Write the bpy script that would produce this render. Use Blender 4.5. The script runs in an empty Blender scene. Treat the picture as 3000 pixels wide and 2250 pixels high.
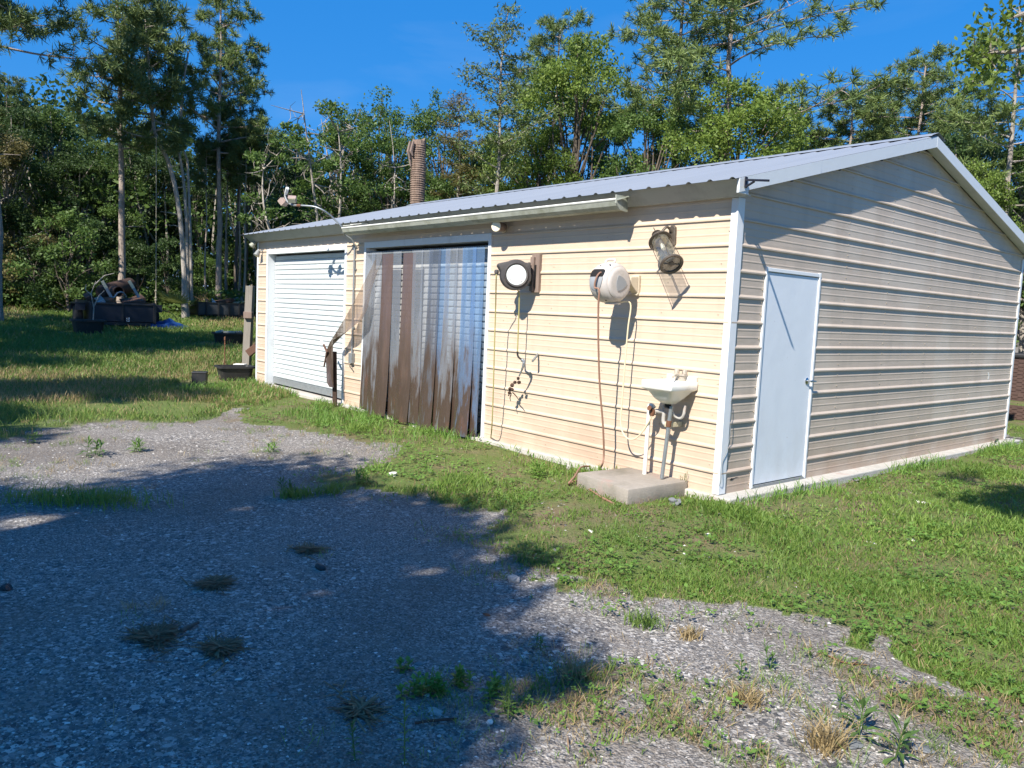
import bpy, bmesh, math, random
import numpy as np
from mathutils import Vector, Matrix

scene = bpy.context.scene
COL = scene.collection
RNG = np.random.default_rng(7)
random.seed(7)

# ------------------------------------------------------------------ camera
CF = 2313.877
CPOS = np.array([4.15617770, -6.04316867, 1.58562252])
CD = np.array([-0.75917329, 0.64427691, -0.0925374])
CR = np.array([0.64328019, 0.76435203, 0.04423321])
CU = np.array([-0.09922959, 0.0259468, 0.99472622])
cam_data = bpy.data.cameras.new('camera')
cam = bpy.data.objects.new('camera', cam_data)
COL.objects.link(cam)
m = Matrix.Identity(4)
for i in range(3):
    m[i][0], m[i][1], m[i][2], m[i][3] = CR[i], CU[i], -CD[i], CPOS[i]
cam.matrix_world = m
cam_data.sensor_width = 36.0
cam_data.lens = 36.0 * CF / 3000.0
cam_data.clip_start = 0.05
cam_data.clip_end = 3000
scene.camera = cam

# ------------------------------------------------------------------ world, sun, exposure
SUN = Vector((0.345, -1.0, 1.0)).normalized()
world = bpy.data.worlds.new('World')
scene.world = world
world.use_nodes = True
wn, wl = world.node_tree.nodes, world.node_tree.links
wn.clear()
sky = wn.new('ShaderNodeTexSky')
sky.sky_type = 'NISHITA'
sky.sun_disc = False
sky.sun_elevation = math.asin(SUN.z)
sky.sun_rotation = math.atan2(SUN.x, SUN.y)
sky.air_density = 1.0
sky.dust_density = 0.05
sky.ozone_density = 4.0
bg = wn.new('ShaderNodeBackground')
bg.inputs['Strength'].default_value = 0.064
wo = wn.new('ShaderNodeOutputWorld')
tcw = wn.new('ShaderNodeTexCoord')
mp = wn.new('ShaderNodeMapping')
mp.inputs['Scale'].default_value = (1.3, 2.2, 7.0)
mp.inputs['Rotation'].default_value = (0.15, 0.1, 0.5)
cn = wn.new('ShaderNodeTexNoise')
cn.inputs['Scale'].default_value = 2.2
cn.inputs['Detail'].default_value = 7
cn.inputs['Distortion'].default_value = 0.6
cr = wn.new('ShaderNodeMapRange')
cr.inputs['From Min'].default_value = 0.56
cr.inputs['From Max'].default_value = 0.80
cr.inputs['To Max'].default_value = 0.10
mixc = wn.new('ShaderNodeMixRGB')
mixc.inputs['Color2'].default_value = (5.2, 6.6, 8.6, 1)
hsv = wn.new('ShaderNodeHueSaturation')
hsv.inputs['Saturation'].default_value = 1.38
hsv.inputs['Value'].default_value = 1.15
wl.new(tcw.outputs['Generated'], mp.inputs['Vector'])
wl.new(mp.outputs['Vector'], cn.inputs['Vector'])
wl.new(cn.outputs['Fac'], cr.inputs['Value'])
wl.new(cr.outputs['Result'], mixc.inputs['Fac'])
wl.new(sky.outputs['Color'], hsv.inputs['Color'])
flat = wn.new('ShaderNodeMixRGB')
flat.inputs['Fac'].default_value = 0.62
flat.inputs['Color2'].default_value = (0.32, 2.62, 7.9, 1)
wl.new(hsv.outputs['Color'], flat.inputs['Color1'])
wl.new(flat.outputs['Color'], mixc.inputs['Color1'])
wl.new(mixc.outputs['Color'], bg.inputs['Color'])
wl.new(bg.outputs['Background'], wo.inputs['Surface'])
sd = bpy.data.lights.new('sun', 'SUN')
sd.energy = 4.9
sd.angle = math.radians(0.53)
sd.color = (1.0, 0.93, 0.82)
sun = bpy.data.objects.new('sun', sd)
COL.objects.link(sun)
sun.rotation_euler = (-SUN).to_track_quat('-Z', 'Y').to_euler()
scene.view_settings.view_transform = 'Standard'
scene.view_settings.look = 'None'
scene.view_settings.gamma = 1
scene.view_settings.use_curve_mapping = False
scene.view_settings.exposure = 0.88
scene.cycles.max_bounces = 8
scene.cycles.transparent_max_bounces = 24

# ------------------------------------------------------------------ survey helpers: a pixel of the photo's survey to a point in the yard
def ray(x, y): return CD + CR * (x - 1500) / CF - CU * (y - 1125) / CF
def onx(x, y, X=0.0):
    v = ray(x, y); return CPOS + v * (X - CPOS[0]) / v[0]
def ony(x, y, Y=0.0):
    v = ray(x, y); return CPOS + v * (Y - CPOS[1]) / v[1]
def onz(x, y, Z=0.0):
    v = ray(x, y); return CPOS + v * (Z - CPOS[2]) / v[2]
def gz(x, y):
    d = np.hypot(np.asarray(x) - CPOS[0], np.asarray(y) - CPOS[1])
    t = (d - 17.0) / 2.0
    sp = 2.0 * np.logaddexp(0, t)
    rise = 0.064 * np.minimum(sp, 24 + 0.12 * sp)
    und = 0.012 * np.sin(1.7 * np.asarray(x) + 0.6) * np.cos(1.3 * np.asarray(y)) + 0.008 * np.sin(3.1 * np.asarray(x) + 2.2 * np.asarray(y))
    return -0.07 + rise + und
def ground_hit(px, py):
    v = ray(px, py); z = -0.07
    for _ in range(40):
        if v[2] > -1e-3: t = 60.0
        else: t = (z - CPOS[2]) / v[2]
        t = min(t, 75.0)
        P = CPOS + v * t
        z = 0.5 * z + 0.5 * float(gz(P[0], P[1]))
    return np.array([P[0], P[1], float(gz(P[0], P[1]))])
def at_d(px, py, d):
    v = ray(px, py); return CPOS + v * d / math.hypot(v[0], v[1])

# ------------------------------------------------------------------ mesh helpers
class MB:
    def __init__(s): s.v = []; s.f = []; s.n = 0
    def add(s, V, F):
        V = np.asarray(V, float).reshape(-1, 3)
        s.v.append(V)
        for f in F: s.f.append([i + s.n for i in f])
        s.n += len(V)
        return s
    def box(s, lo, hi):
        x0, y0, z0 = lo; x1, y1, z1 = hi
        V = [(x0,y0,z0),(x1,y0,z0),(x1,y1,z0),(x0,y1,z0),(x0,y0,z1),(x1,y0,z1),(x1,y1,z1),(x0,y1,z1)]
        return s.add(V, [(0,3,2,1),(4,5,6,7),(0,1,5,4),(1,2,6,5),(2,3,7,6),(3,0,4,7)])
    def obox(s, c, ax, ay, az):
        c, ax, ay, az = map(np.asarray, (c, ax, ay, az))
        V = [c + i*ax + j*ay + k*az for k in (-1,1) for j in (-1,1) for i in (-1,1)]
        return s.add(V, [(0,2,3,1),(4,5,7,6),(0,1,5,4),(1,3,7,5),(3,2,6,7),(2,0,4,6)])
    def bar(s, a, b, w, h=None, up=(0,0,1)):
        a, b = np.asarray(a,float), np.asarray(b,float); h = h or w
        d = b - a; L = np.linalg.norm(d); d /= L
        u = np.asarray(up,float)
        if abs(d @ u) > .95: u = np.array([1.,0,0])
        r = np.cross(d,u); r /= np.linalg.norm(r); u = np.cross(r,d)
        return s.obox((a+b)/2, d*L/2, r*w/2, u*h/2)
    def tube(s, P, R, n=8, cap=True):
        P = np.asarray(P, float); k = len(P)
        R = np.broadcast_to(np.asarray(R, float), (k,))
        T = np.gradient(P, axis=0); T /= np.linalg.norm(T, axis=1)[:,None] + 1e-12
        u = np.array([0,0,1.]) if abs(T[0][2]) < .9 else np.array([1.,0,0])
        V = []
        for i in range(k):
            r = np.cross(T[i], u); r /= np.linalg.norm(r) + 1e-12
            u = np.cross(r, T[i])
            a = np.arange(n) * 2*np.pi/n
            V.append(P[i] + R[i]*(np.cos(a)[:,None]*r + np.sin(a)[:,None]*u))
        V = np.concatenate(V); F = []
        for i in range(k-1):
            for j in range(n):
                F.append((i*n+j, i*n+(j+1)%n, (i+1)*n+(j+1)%n, (i+1)*n+j))
        if cap: F.append(tuple(range(n))[::-1]); F.append(tuple((k-1)*n+j for j in range(n)))
        return s.add(V, F)
    def lathe(s, c, axis, prof, n=24, ref=None):
        # prof: list of (radius, distance along the axis)
        c = np.asarray(c,float); a = np.asarray(axis,float); a /= np.linalg.norm(a)
        u = np.asarray(ref,float) if ref is not None else (np.array([0,0,1.]) if abs(a[2])<.9 else np.array([1.,0,0]))
        r = np.cross(a,u); r /= np.linalg.norm(r); u = np.cross(r,a)
        th = np.arange(n)*2*np.pi/n
        V = np.concatenate([c + a*h + rad*(np.cos(th)[:,None]*r + np.sin(th)[:,None]*u) for rad,h in prof])
        F = []
        for i in range(len(prof)-1):
            for j in range(n): F.append((i*n+j, (i+1)*n+j, (i+1)*n+(j+1)%n, i*n+(j+1)%n))
        if prof[0][0] > 1e-4: F.append(tuple(range(n)))
        if prof[-1][0] > 1e-4: F.append(tuple((len(prof)-1)*n+j for j in range(n))[::-1])
        return s.add(V, F)
    def prism(s, poly, off):
        P = np.asarray(poly,float); o = np.asarray(off,float); n = len(P)
        F = [tuple(range(n))[::-1], tuple(range(n,2*n))] + [(i,(i+1)%n,n+(i+1)%n,n+i) for i in range(n)]
        return s.add(np.concatenate([P,P+o]), F)
    def grid(s, V, nu, nv):
        return s.add(V, [(i*nv+j, i*nv+j+1, (i+1)*nv+j+1, (i+1)*nv+j) for i in range(nu-1) for j in range(nv-1)])
    def mesh(s, name, smooth=False, angle=40, bevel=0, fixn=True):
        me = bpy.data.meshes.new(name)
        me.from_pydata(np.concatenate(s.v).tolist(), [], s.f)
        if bevel or fixn:
            bm = bmesh.new(); bm.from_mesh(me)
            if fixn: bmesh.ops.recalc_face_normals(bm, faces=bm.faces)
            if bevel:
                ed = [e for e in bm.edges if len(e.link_faces)==2 and e.calc_face_angle(0) > .6]
                bmesh.ops.bevel(bm, geom=ed, offset=bevel, segments=2, affect='EDGES', profile=.5, clamp_overlap=True)
            bm.to_mesh(me); bm.free()
        if smooth:
            me.polygons.foreach_set('use_smooth', [True]*len(me.polygons))
            me.set_sharp_from_angle(angle=math.radians(angle))
        me.update()
        return me

def link(name, me, mat, parent=None, loc=None):
    o = bpy.data.objects.new(name, me); COL.objects.link(o)
    if mat is not None and me is not None:
        if len(me.materials) == 0: me.materials.append(mat)
        elif me.materials[0] != mat:
            o.material_slots[0].link = 'OBJECT'; o.material_slots[0].material = mat
    if parent is not None: o.parent = parent
    if loc is not None: o.location = loc
    return o
def part(name, mb, mat, parent, **k):
    label = k.pop('label', None)
    P = np.array(base_of.get(parent.name, (0,0,0)))
    for a in mb.v: a -= P
    o = link(name, mb.mesh(name, **k), mat, parent)
    base_of[o.name] = tuple(P)
    if label: o['label'] = label
    return o
base_of = {}
def tag(o, label, cat, group=None, kind=None):
    o['label'] = label; o['category'] = cat
    if group: o['group'] = group
    if kind: o['kind'] = kind
    return o
def thing(name, label, cat, loc=(0,0,0), group=None):
    o = bpy.data.objects.new(name, None); COL.objects.link(o)
    o.empty_display_size = .1
    o.location = loc; base_of[o.name] = tuple(loc)
    return tag(o, label, cat, group)
def single(name, mb, mat, label, cat, group=None, **k):
    V = np.concatenate(mb.v); c = (V.min(0)+V.max(0))/2; c[2] = V[:,2].min()
    for a in mb.v: a -= c
    o = link(name, mb.mesh(name, **k), mat, None, c)
    base_of[o.name] = tuple(c)
    return tag(o, label, cat, group)

def fast_mesh(name, V, F, smooth=False):
    """V (n,3), F (m,k) with one face size"""
    V = np.ascontiguousarray(V, np.float32); F = np.ascontiguousarray(F, np.int32)
    me = bpy.data.meshes.new(name); k = F.shape[1]
    me.vertices.add(len(V)); me.vertices.foreach_set('co', V.ravel())
    me.loops.add(F.size); me.loops.foreach_set('vertex_index', F.ravel())
    me.polygons.add(len(F)); me.polygons.foreach_set('loop_start', np.arange(0, F.size, k, dtype=np.int32))
    try: me.polygons.foreach_set('loop_total', np.full(len(F), k, np.int32))
    except Exception: pass
    if smooth: me.polygons.foreach_set('use_smooth', np.ones(len(F), bool))
    me.update(calc_edges=True); me.validate()
    return me

# ------------------------------------------------------------------ materials
def srgb(*c):
    return tuple((v/255/12.92 if v/255 <= .04045 else ((v/255+.055)/1.055)**2.4) for v in c)
class NT:
    def __init__(s, name):
        s.m = bpy.data.materials.new(name); s.m.use_nodes = True
        s.n = s.m.node_tree.nodes; s.l = s.m.node_tree.links
        s.p = s.n['Principled BSDF']; s.out = s.n['Material Output']
        s._pos = None
    def pos(s):
        if s._pos is None:
            g = s.n.new('ShaderNodeNewGeometry'); s._pos = g
        return s._pos.outputs['Position']
    def isl(s):
        s.pos(); return s._pos.outputs['Random Per Island']
    def map(s, scale):
        mpn = s.n.new('ShaderNodeMapping'); mpn.inputs['Scale'].default_value = scale
        s.l.new(s.pos(), mpn.inputs['Vector']); return mpn.outputs['Vector']
    def noise(s, scale, detail=4, stretch=None, rough=.55):
        t = s.n.new('ShaderNodeTexNoise'); t.inputs['Scale'].default_value = scale
        t.inputs['Detail'].default_value = detail; t.inputs['Roughness'].default_value = rough
        s.l.new(s.map(stretch) if stretch else s.pos(), t.inputs['Vector']); return t.outputs['Fac']
    def vor(s, scale, out='Color', stretch=None):
        t = s.n.new('ShaderNodeTexVoronoi'); t.inputs['Scale'].default_value = scale
        s.l.new(s.map(stretch) if stretch else s.pos(), t.inputs['Vector']); return t.outputs[out]
    def rng(s, src, a, b, lo=0., hi=1.):
        r = s.n.new('ShaderNodeMapRange'); r.inputs['From Min'].default_value = a; r.inputs['From Max'].default_value = b
        r.inputs['To Min'].default_value = lo; r.inputs['To Max'].default_value = hi
        s.l.new(src, r.inputs['Value']); return r.outputs['Result']
    def mix(s, f, a, b, mode='MIX'):
        x = s.n.new('ShaderNodeMixRGB'); x.blend_type = mode
        for k, v in (('Fac', f), ('Color1', a), ('Color2', b)):
            if hasattr(v, 'is_linked') or hasattr(v, 'node'): s.l.new(v, x.inputs[k])
            elif isinstance(v, (int, float)): x.inputs[k].default_value = v if k == 'Fac' else (v,v,v,1)
            else: x.inputs[k].default_value = (*v[:3], 1)
        return x.outputs['Color']
    def math(s, op, a, b=0.):
        x = s.n.new('ShaderNodeMath'); x.operation = op
        for i, v in enumerate((a, b)):
            if hasattr(v, 'node'): s.l.new(v, x.inputs[i])
            else: x.inputs[i].default_value = v
        return x.outputs[0]
    def z(s):
        x = s.n.new('ShaderNodeSeparateXYZ'); s.l.new(s.pos(), x.inputs[0]); return x.outputs
    def attr(s, name):
        a = s.n.new('ShaderNodeAttribute'); a.attribute_name = name; return a.outputs['Fac']
    def set(s, color=None, rough=None, metal=None, spec=None, bump=None, bdist=.01, bstr=1.0):
        for k, v in (('Base Color', color), ('Roughness', rough), ('Metallic', metal), ('Specular IOR Level', spec)):
            if v is None: continue
            if hasattr(v, 'node'): s.l.new(v, s.p.inputs[k])
            elif isinstance(v, (int, float)): s.p.inputs[k].default_value = v
            else: s.p.inputs[k].default_value = (*v[:3], 1)
        if bump is not None:
            b = s.n.new('ShaderNodeBump'); b.inputs['Distance'].default_value = bdist; b.inputs['Strength'].default_value = bstr
            s.l.new(bump, b.inputs['Height']); s.l.new(b.outputs['Normal'], s.p.inputs['Normal'])
        return s.m

def simple(name, c, rough=.6, metal=0., var=.25, scale=6., dirt=None, dirtf=(.55,.75), bumps=None, spec=None):
    t = NT(name)
    dark = tuple(v*(1-var) for v in c); lite = tuple(min(1, v*(1+var*.6)) for v in c)
    col = t.mix(t.noise(scale, 6), dark, lite)
    if dirt: col = t.mix(t.rng(t.noise(scale*.6, 8, rough=.7), *dirtf), col, dirt)
    return t.set(col, rough, metal, spec, bump=t.noise(bumps[0], 5) if bumps else None, bdist=bumps[1] if bumps else .01)

def siding_mat():
    t = NT('painted_tan_steel')
    n1 = t.noise(.9, 6); n2 = t.noise(5, 6, (1,1,5))
    c = t.mix(n1, (.56,.452,.342), (.62,.508,.392))
    c = t.mix(t.math('MULTIPLY', t.rng(n2, .45, .8), .28), c, (.48,.36,.27))
    xyz = t.z()
    # vertical weather streaks, rusty splash-back near the ground, two old patches of overspray
    st = t.noise(7, 5, (1,1,.12))
    c = t.mix(t.math('MULTIPLY', t.rng(st, .5, .78), .22), c, (.36,.29,.235))
    low = t.math('MULTIPLY', t.rng(xyz[2], 1.0, .05), t.rng(t.noise(1.6, 6, (1,1,1.6)), .30, .62))
    c = t.mix(t.math('MULTIPLY', low, .55), c, (.40,.25,.18))
    pink = t.math('MULTIPLY', t.rng(t.noise(1.1, 3), .56, .70), .35)
    c = t.mix(pink, c, (.60,.42,.34))
    return t.set(c, .42, 0., .45, bump=t.noise(3.0, 3, (1,1,4)), bdist=.006, bstr=.5)
M = {}
M['siding'] = siding_mat()
def chalky_shaded_mat():
    t = NT('chalky_shaded_tan_steel'); xyz = t.z()
    c = t.mix(t.noise(.9, 6), (.462,.383,.312), (.522,.442,.365))  # gable's dimmer light painted in as a darker tan, under real chalky streaks
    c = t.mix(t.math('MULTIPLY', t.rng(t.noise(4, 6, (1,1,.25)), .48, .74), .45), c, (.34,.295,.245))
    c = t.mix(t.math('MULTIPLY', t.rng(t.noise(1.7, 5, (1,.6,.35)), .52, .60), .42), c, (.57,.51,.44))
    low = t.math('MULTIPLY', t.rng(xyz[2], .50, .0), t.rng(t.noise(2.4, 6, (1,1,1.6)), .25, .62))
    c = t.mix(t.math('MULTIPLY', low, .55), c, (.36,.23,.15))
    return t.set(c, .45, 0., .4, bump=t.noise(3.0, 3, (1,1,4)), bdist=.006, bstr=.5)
M['siding_chalky_shaded'] = chalky_shaded_mat()
def white_mat(name, c=(.72,.75,.78), dirt=(.35,.33,.28), amt=(.58,.82), rough=.4):
    t = NT(name)
    col = t.mix(t.noise(3, 5), tuple(v*.93 for v in c), c)
    col = t.mix(t.math('MULTIPLY', t.rng(t.noise(4, 8, (1,1,.35), .7), *amt), .6), col, dirt)
    return t.set(col, rough, 0, .5, bump=t.noise(9, 3), bdist=.0015)
M['trim'] = white_mat('white_painted_trim')
def door_mat():
    t = NT('scuffed_white_door'); z = t.z()[2]
    c = t.mix(t.noise(3, 5), (.63,.68,.74), (.68,.73,.79))
    low = t.math('MULTIPLY', t.rng(z, .9, .05), t.rng(t.noise(5, 8, (1,1,.5), .7), .38, .70))
    c = t.mix(t.math('MULTIPLY', low, .28), c, (.36,.33,.29))
    c = t.mix(t.math('MULTIPLY', t.rng(t.noise(26, 4), .70, .76), .6), c, (.25,.23,.21))
    return t.set(c, .42, 0, .5, bump=t.noise(4, 3), bdist=.006, bstr=.5)
M['doorpaint'] = door_mat()
M['slat'] = white_mat('white_rolling_door', (.60,.64,.65), (.40,.38,.33), (.60,.85), .45)
M['slat_in'] = white_mat('dusty_rolling_door', (.55,.56,.55), (.25,.2,.15), (.45,.75), .5)
def roof_mat():
    t = NT('galvanised_roof')
    c = t.mix(t.noise(2, 5, (1,.15,.15)), (.27,.295,.33), (.35,.375,.41))
    return t.set(c, .42, .25, .5)
M['roof'] = roof_mat()
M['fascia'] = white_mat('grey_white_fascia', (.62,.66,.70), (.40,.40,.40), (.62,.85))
M['eavetrim_shaded'] = white_mat('shade_darkened_eave_trim', (.30,.325,.33), (.17,.18,.17), (.5,.75))  # white trim coloured dark to stand for the shade under the roof edge
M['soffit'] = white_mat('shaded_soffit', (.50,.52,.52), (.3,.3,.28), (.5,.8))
def concrete_mat(name, c, moss=.3):
    t = NT(name)
    col = t.mix(t.noise(9, 9, rough=.7), tuple(v*.62 for v in c), tuple(min(1,v*1.2) for v in c))
    col = t.mix(t.math('MULTIPLY', t.rng(t.noise(2.2, 7), .48, .68), moss), col, (.10,.095,.06))
    col = t.mix(t.math('MULTIPLY', t.rng(t.noise(3.7, 5), .58, .7), .4), col, (.42,.20,.17))
    return t.set(col, .9, bump=t.noise(60, 6), bdist=.006)
M['concrete'] = concrete_mat('weathered_concrete', (.33,.295,.255), .65)
M['slab'] = concrete_mat('pale_concrete', (.50,.48,.44), .18)
M['galv'] = simple('galvanised_pipe', (.33,.36,.38), .45, .6, .3, 20)
M['galv_dull'] = simple('dull_grey_pipe', (.25,.27,.28), .55, .3, .35, 20, dirt=(.22,.11,.06), dirtf=(.6,.72))
M['rust'] = simple('rusty_steel', (.17,.075,.04), .85, .1, .5, 18, dirt=(.05,.03,.025), bumps=(60,.003))
M['darkrust'] = simple('dark_rusted_steel', (.060,.034,.024), .85, .1, .5, 18, dirt=(.16,.08,.045), bumps=(60,.003))
M['black'] = simple('black_paint', (.018,.019,.021), .5, 0, .4, 8, dirt=(.05,.045,.04), dirtf=(.58,.8))
M['blackplastic'] = simple('black_plastic', (.022,.022,.023), .55, 0, .3, 12, dirt=(.06,.055,.045), dirtf=(.55,.8))
M['trailer'] = simple('dark_navy_trailer_paint', (.018,.021,.032), .42, .1, .4, 5, dirt=(.05,.04,.035), dirtf=(.6,.8))
M['trailer_grey'] = simple('faded_black_trailer_paint', (.05,.055,.06), .55, .1, .4, 5, dirt=(.075,.07,.06), dirtf=(.55,.8))
M['reeldark'] = simple('charcoal_plastic', (.060,.056,.058), .62, 0, .25, 14, dirt=(.10,.085,.075), dirtf=(.52,.8), bumps=(120,.0008))
M['reeldisc'] = simple('pale_disc_plastic', (.74,.80,.79), .35, 0, .05, 6)
M['reelbeige'] = simple('chalky_beige_plastic', (.53,.49,.46), .55, 0, .10, 9, dirt=(.36,.32,.25), dirtf=(.56,.82))
M['reelgrey'] = simple('grey_insert_plastic', (.30,.32,.34), .5, 0, .10, 9)
M['bracketbeige'] = simple('beige_bracket', (.56,.49,.38), .6, 0, .12, 9)
M['hole'] = simple('dark_mouth', (.008,.008,.008), .9)
M['bronze'] = simple('oil_bronze', (.115,.095,.078), .45, .35, .3, 16, dirt=(.22,.19,.16), dirtf=(.5,.75))
M['brass'] = simple('worn_brass', (.30,.24,.14), .42, .7, .3, 16)
M['hosebrown'] = simple('brown_rubber_hose', (.29,.165,.115), .6, 0, .25, 10, dirt=(.22,.09,.05))
M['hosecream'] = simple('cream_hose', (.66,.58,.40), .5, 0, .15, 10)
M['hoseyellow'] = simple('olive_yellow_hose', (.36,.33,.13), .5, 0, .2, 14)
M['hoseblack'] = simple('black_hose', (.015,.015,.015), .5)
M['porcelain'] = simple('stained_porcelain', (.80,.79,.74), .18, 0, .04, 5, dirt=(.50,.44,.30), dirtf=(.60,.85), spec=.6)
M['faucet'] = simple('corroded_faucet', (.50,.45,.38), .6, .3, .3, 30, dirt=(.25,.18,.12))
M['pvc'] = simple('white_pvc_pipe', (.72,.71,.66), .4, 0, .1, 12, dirt=(.42,.30,.20), dirtf=(.62,.8))
M['pvcgrey'] = simple('grey_pvc_fitting', (.42,.40,.37), .5, 0, .2, 14, dirt=(.30,.17,.11))
M['oldwood'] = None
def wood_mat(name, a, b):
    t = NT(name)
    g = t.noise(6, 8, (9,9,.5), .7)
    c = t.mix(g, a, b); c = t.mix(t.math('MULTIPLY', t.rng(t.noise(2.5,5), .5, .75), .5), c, tuple(v*.5 for v in a))
    return t.set(c, .9, bump=g, bdist=.006)
M['oldwood'] = wood_mat('weathered_grey_wood', (.14,.125,.11), (.34,.31,.27))
M['brownwood'] = wood_mat('weathered_brown_wood', (.13,.085,.07), (.32,.25,.21))
M['rotwood'] = wood_mat('rotten_red_wood', (.07,.035,.025), (.17,.09,.06))
M['palewood'] = wood_mat('pale_peeling_board', (.42,.37,.24), (.66,.62,.46))
M['gutter'] = simple('mildewed_gutter', (.38,.40,.35), .6, 0, .25, 6, dirt=(.17,.18,.12), dirtf=(.45,.72))
M['gutterlip'] = simple('pale_gutter_lip', (.74,.75,.70), .5, 0, .12, 8, dirt=(.42,.42,.34), dirtf=(.6,.8))
M['blacksteel'] = simple('blued_black_steel', (.020,.021,.034), .5, .3, .3, 10)
M['chrome'] = simple('satin_nickel', (.55,.55,.55), .22, 1., .1, 10)
M['tarp'] = simple('blue_tarp', (.02,.075,.25), .4, 0, .4, 6)
M['paper'] = simple('white_scrap', (.75,.73,.68), .8, 0, .2, 20)
M['rope'] = simple('grey_rope', (.30,.27,.20), .9, 0, .3, 40)
M['slate'] = simple('slate_flake', (.16,.17,.18), .8, 0, .3, 12)
M['rock'] = simple('pale_rock', (.42,.39,.36), .9, 0, .35, 18, bumps=(50,.01))
M['lampglass'] = simple('milky_lens', (.80,.76,.58), .3, 0, .06, 8)
M['lamppink'] = simple('faded_pink_lamp_housing', (.36,.27,.24), .6, .1, .3, 20)
M['wicker'] = None
def wicker_mat():
    t = NT('dark_brown_wicker')
    return t.set(t.mix(t.noise(14,5), (.045,.026,.022), (.12,.072,.058)), .6)
M['wicker'] = wicker_mat()
M['whiteplastic'] = simple('white_plastic', (.78,.79,.80), .4, 0, .06, 8)
M['tyre'] = simple('dark_tyre', (.018,.018,.018), .8)
M['screw'] = simple('screw_heads', (.50,.42,.32), .4, .2, .3, 40)
def glass_mat():
    t = NT('lamp_glass')
    n, l = t.n, t.l
    tr = n.new('ShaderNodeBsdfTransparent'); tr.inputs[0].default_value = (.95,.96,.95,1)
    gl = n.new('ShaderNodeBsdfGlossy'); gl.inputs['Roughness'].default_value = .05
    fr = n.new('ShaderNodeLayerWeight'); fr.inputs['Blend'].default_value = .22
    mx = n.new('ShaderNodeMixShader')
    df = n.new('ShaderNodeBsdfDiffuse'); df.inputs[0].default_value = (.55,.52,.42,1)
    m2 = n.new('ShaderNodeMixShader'); l.new(t.rng(t.noise(18,5), .40, .75, .06, .24), m2.inputs[0])
    l.new(t.rng(t.math('POWER', fr.outputs['Facing'], 3.), 0., 1., .15, .85), mx.inputs[0]); l.new(tr.outputs[0], mx.inputs[1]); l.new(gl.outputs[0], mx.inputs[2])
    l.new(mx.outputs[0], m2.inputs[1]); l.new(df.outputs[0], m2.inputs[2]); l.new(m2.outputs[0], t.out.inputs[0])
    return t.m
M['glass'] = glass_mat()
def strip_mat(name, tint, base, low, opac, grime=(.050,.034,.026)):
    """grimy PVC strip: clear plastic under a film of dirt that thickens towards the floor"""
    t = NT(name); n, l = t.n, t.l
    z = t.z()[2]
    st = t.noise(10, 7, (1,1,.18), .65); fine = t.noise(60, 5)
    g = t.math('ADD', t.rng(z, low, .25, 0., 1.05), t.math('MULTIPLY', t.math('MULTIPLY', t.rng(st, .34, .68, -.6, .75), t.rng(z, 2.1, .7, .25, 1.)), .85))
    g = t.math('MINIMUM', t.math('MAXIMUM', g, 0.), 1.)
    col = t.mix(g, base, t.mix(st, tuple(v*.6 for v in grime), tuple(v*1.9 for v in grime)))
    rs = t.math('MULTIPLY', t.rng(t.noise(5, 7, (1,1,.5)), .56, .70), t.rng(z, 1.0, .3))
    col = t.mix(t.math('MULTIPLY', rs, .35), col, (.19,.09,.06))
    t.set(col, t.rng(st, .3, .8, .10, .42), 0, .6, bump=t.noise(3, 3, (1,1,.5)), bdist=.02, bstr=.6)
    tr = n.new('ShaderNodeBsdfTransparent'); tr.inputs[0].default_value = (*tint, 1)
    mx = n.new('ShaderNodeMixShader')
    fac = t.math('MINIMUM', t.math('ADD', t.math('MULTIPLY', g, .78), t.math('ADD', opac, t.math('MULTIPLY', t.rng(fine,.4,.7), .08))), 1.)
    l.new(fac, mx.inputs[0]); l.new(tr.outputs[0], mx.inputs[1]); l.new(t.p.outputs[0], mx.inputs[2])
    l.new(mx.outputs[0], t.out.inputs[0])
    return t.m
M['strip_clear'] = strip_mat('clear_pvc_strip', (.86,.88,.92), (.34,.37,.42), 1.60, .30)
M['strip_blue'] = strip_mat('sky_reflect_blue_pvc_strip', (.64,.79,.97), (.20,.33,.55), 1.55, .30)  # reflected sky painted in as a blue tint and base colour
M['strip_brown'] = strip_mat('brown_stained_pvc_strip', (.50,.40,.35), (.115,.078,.068), 1.6, .86)
M['strip_smoke'] = strip_mat('smoky_pvc_strip', (.72,.76,.84), (.13,.15,.19), 1.95, .46)
M['strip_flap'] = strip_mat('smoky_pulled_strip', (.78,.72,.66), (.19,.155,.135), 1.75, .34)

def leaf_mat(name, a, b, trans=.30, rough=.55):
    t = NT(name); n, l = t.n, t.l
    r = t.isl()
    c = t.mix(r, a, b)
    c = t.mix(t.math('MULTIPLY', t.rng(t.noise(.35, 3), .38, .66), .55), c, tuple(v*.62 for v in a))
    t.set(c, rough, 0, .35)
    tl = n.new('ShaderNodeBsdfTranslucent')
    l.new(t.mix(.6, c, tuple(v*1.5 for v in b)), tl.inputs[0])
    mx = n.new('ShaderNodeMixShader'); mx.inputs[0].default_value = trans
    l.new(t.p.outputs[0], mx.inputs[1]); l.new(tl.outputs[0], mx.inputs[2]); l.new(mx.outputs[0], t.out.inputs[0])
    return t.m
M['leaf_bright'] = leaf_mat('fresh_green_leaves', (0.105, 0.175, 0.028), (0.215, 0.29, 0.055))
M['leaf_mid'] = leaf_mat('mid_green_leaves', (0.062, 0.12, 0.028), (0.13, 0.205, 0.048))
M['leaf_dark'] = leaf_mat('dark_green_leaves', (0.034, 0.072, 0.022), (0.08, 0.135, 0.038))
M['leaf_olive'] = leaf_mat('olive_brown_leaves', (0.1, 0.105, 0.032), (0.2, 0.165, 0.062))
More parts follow.
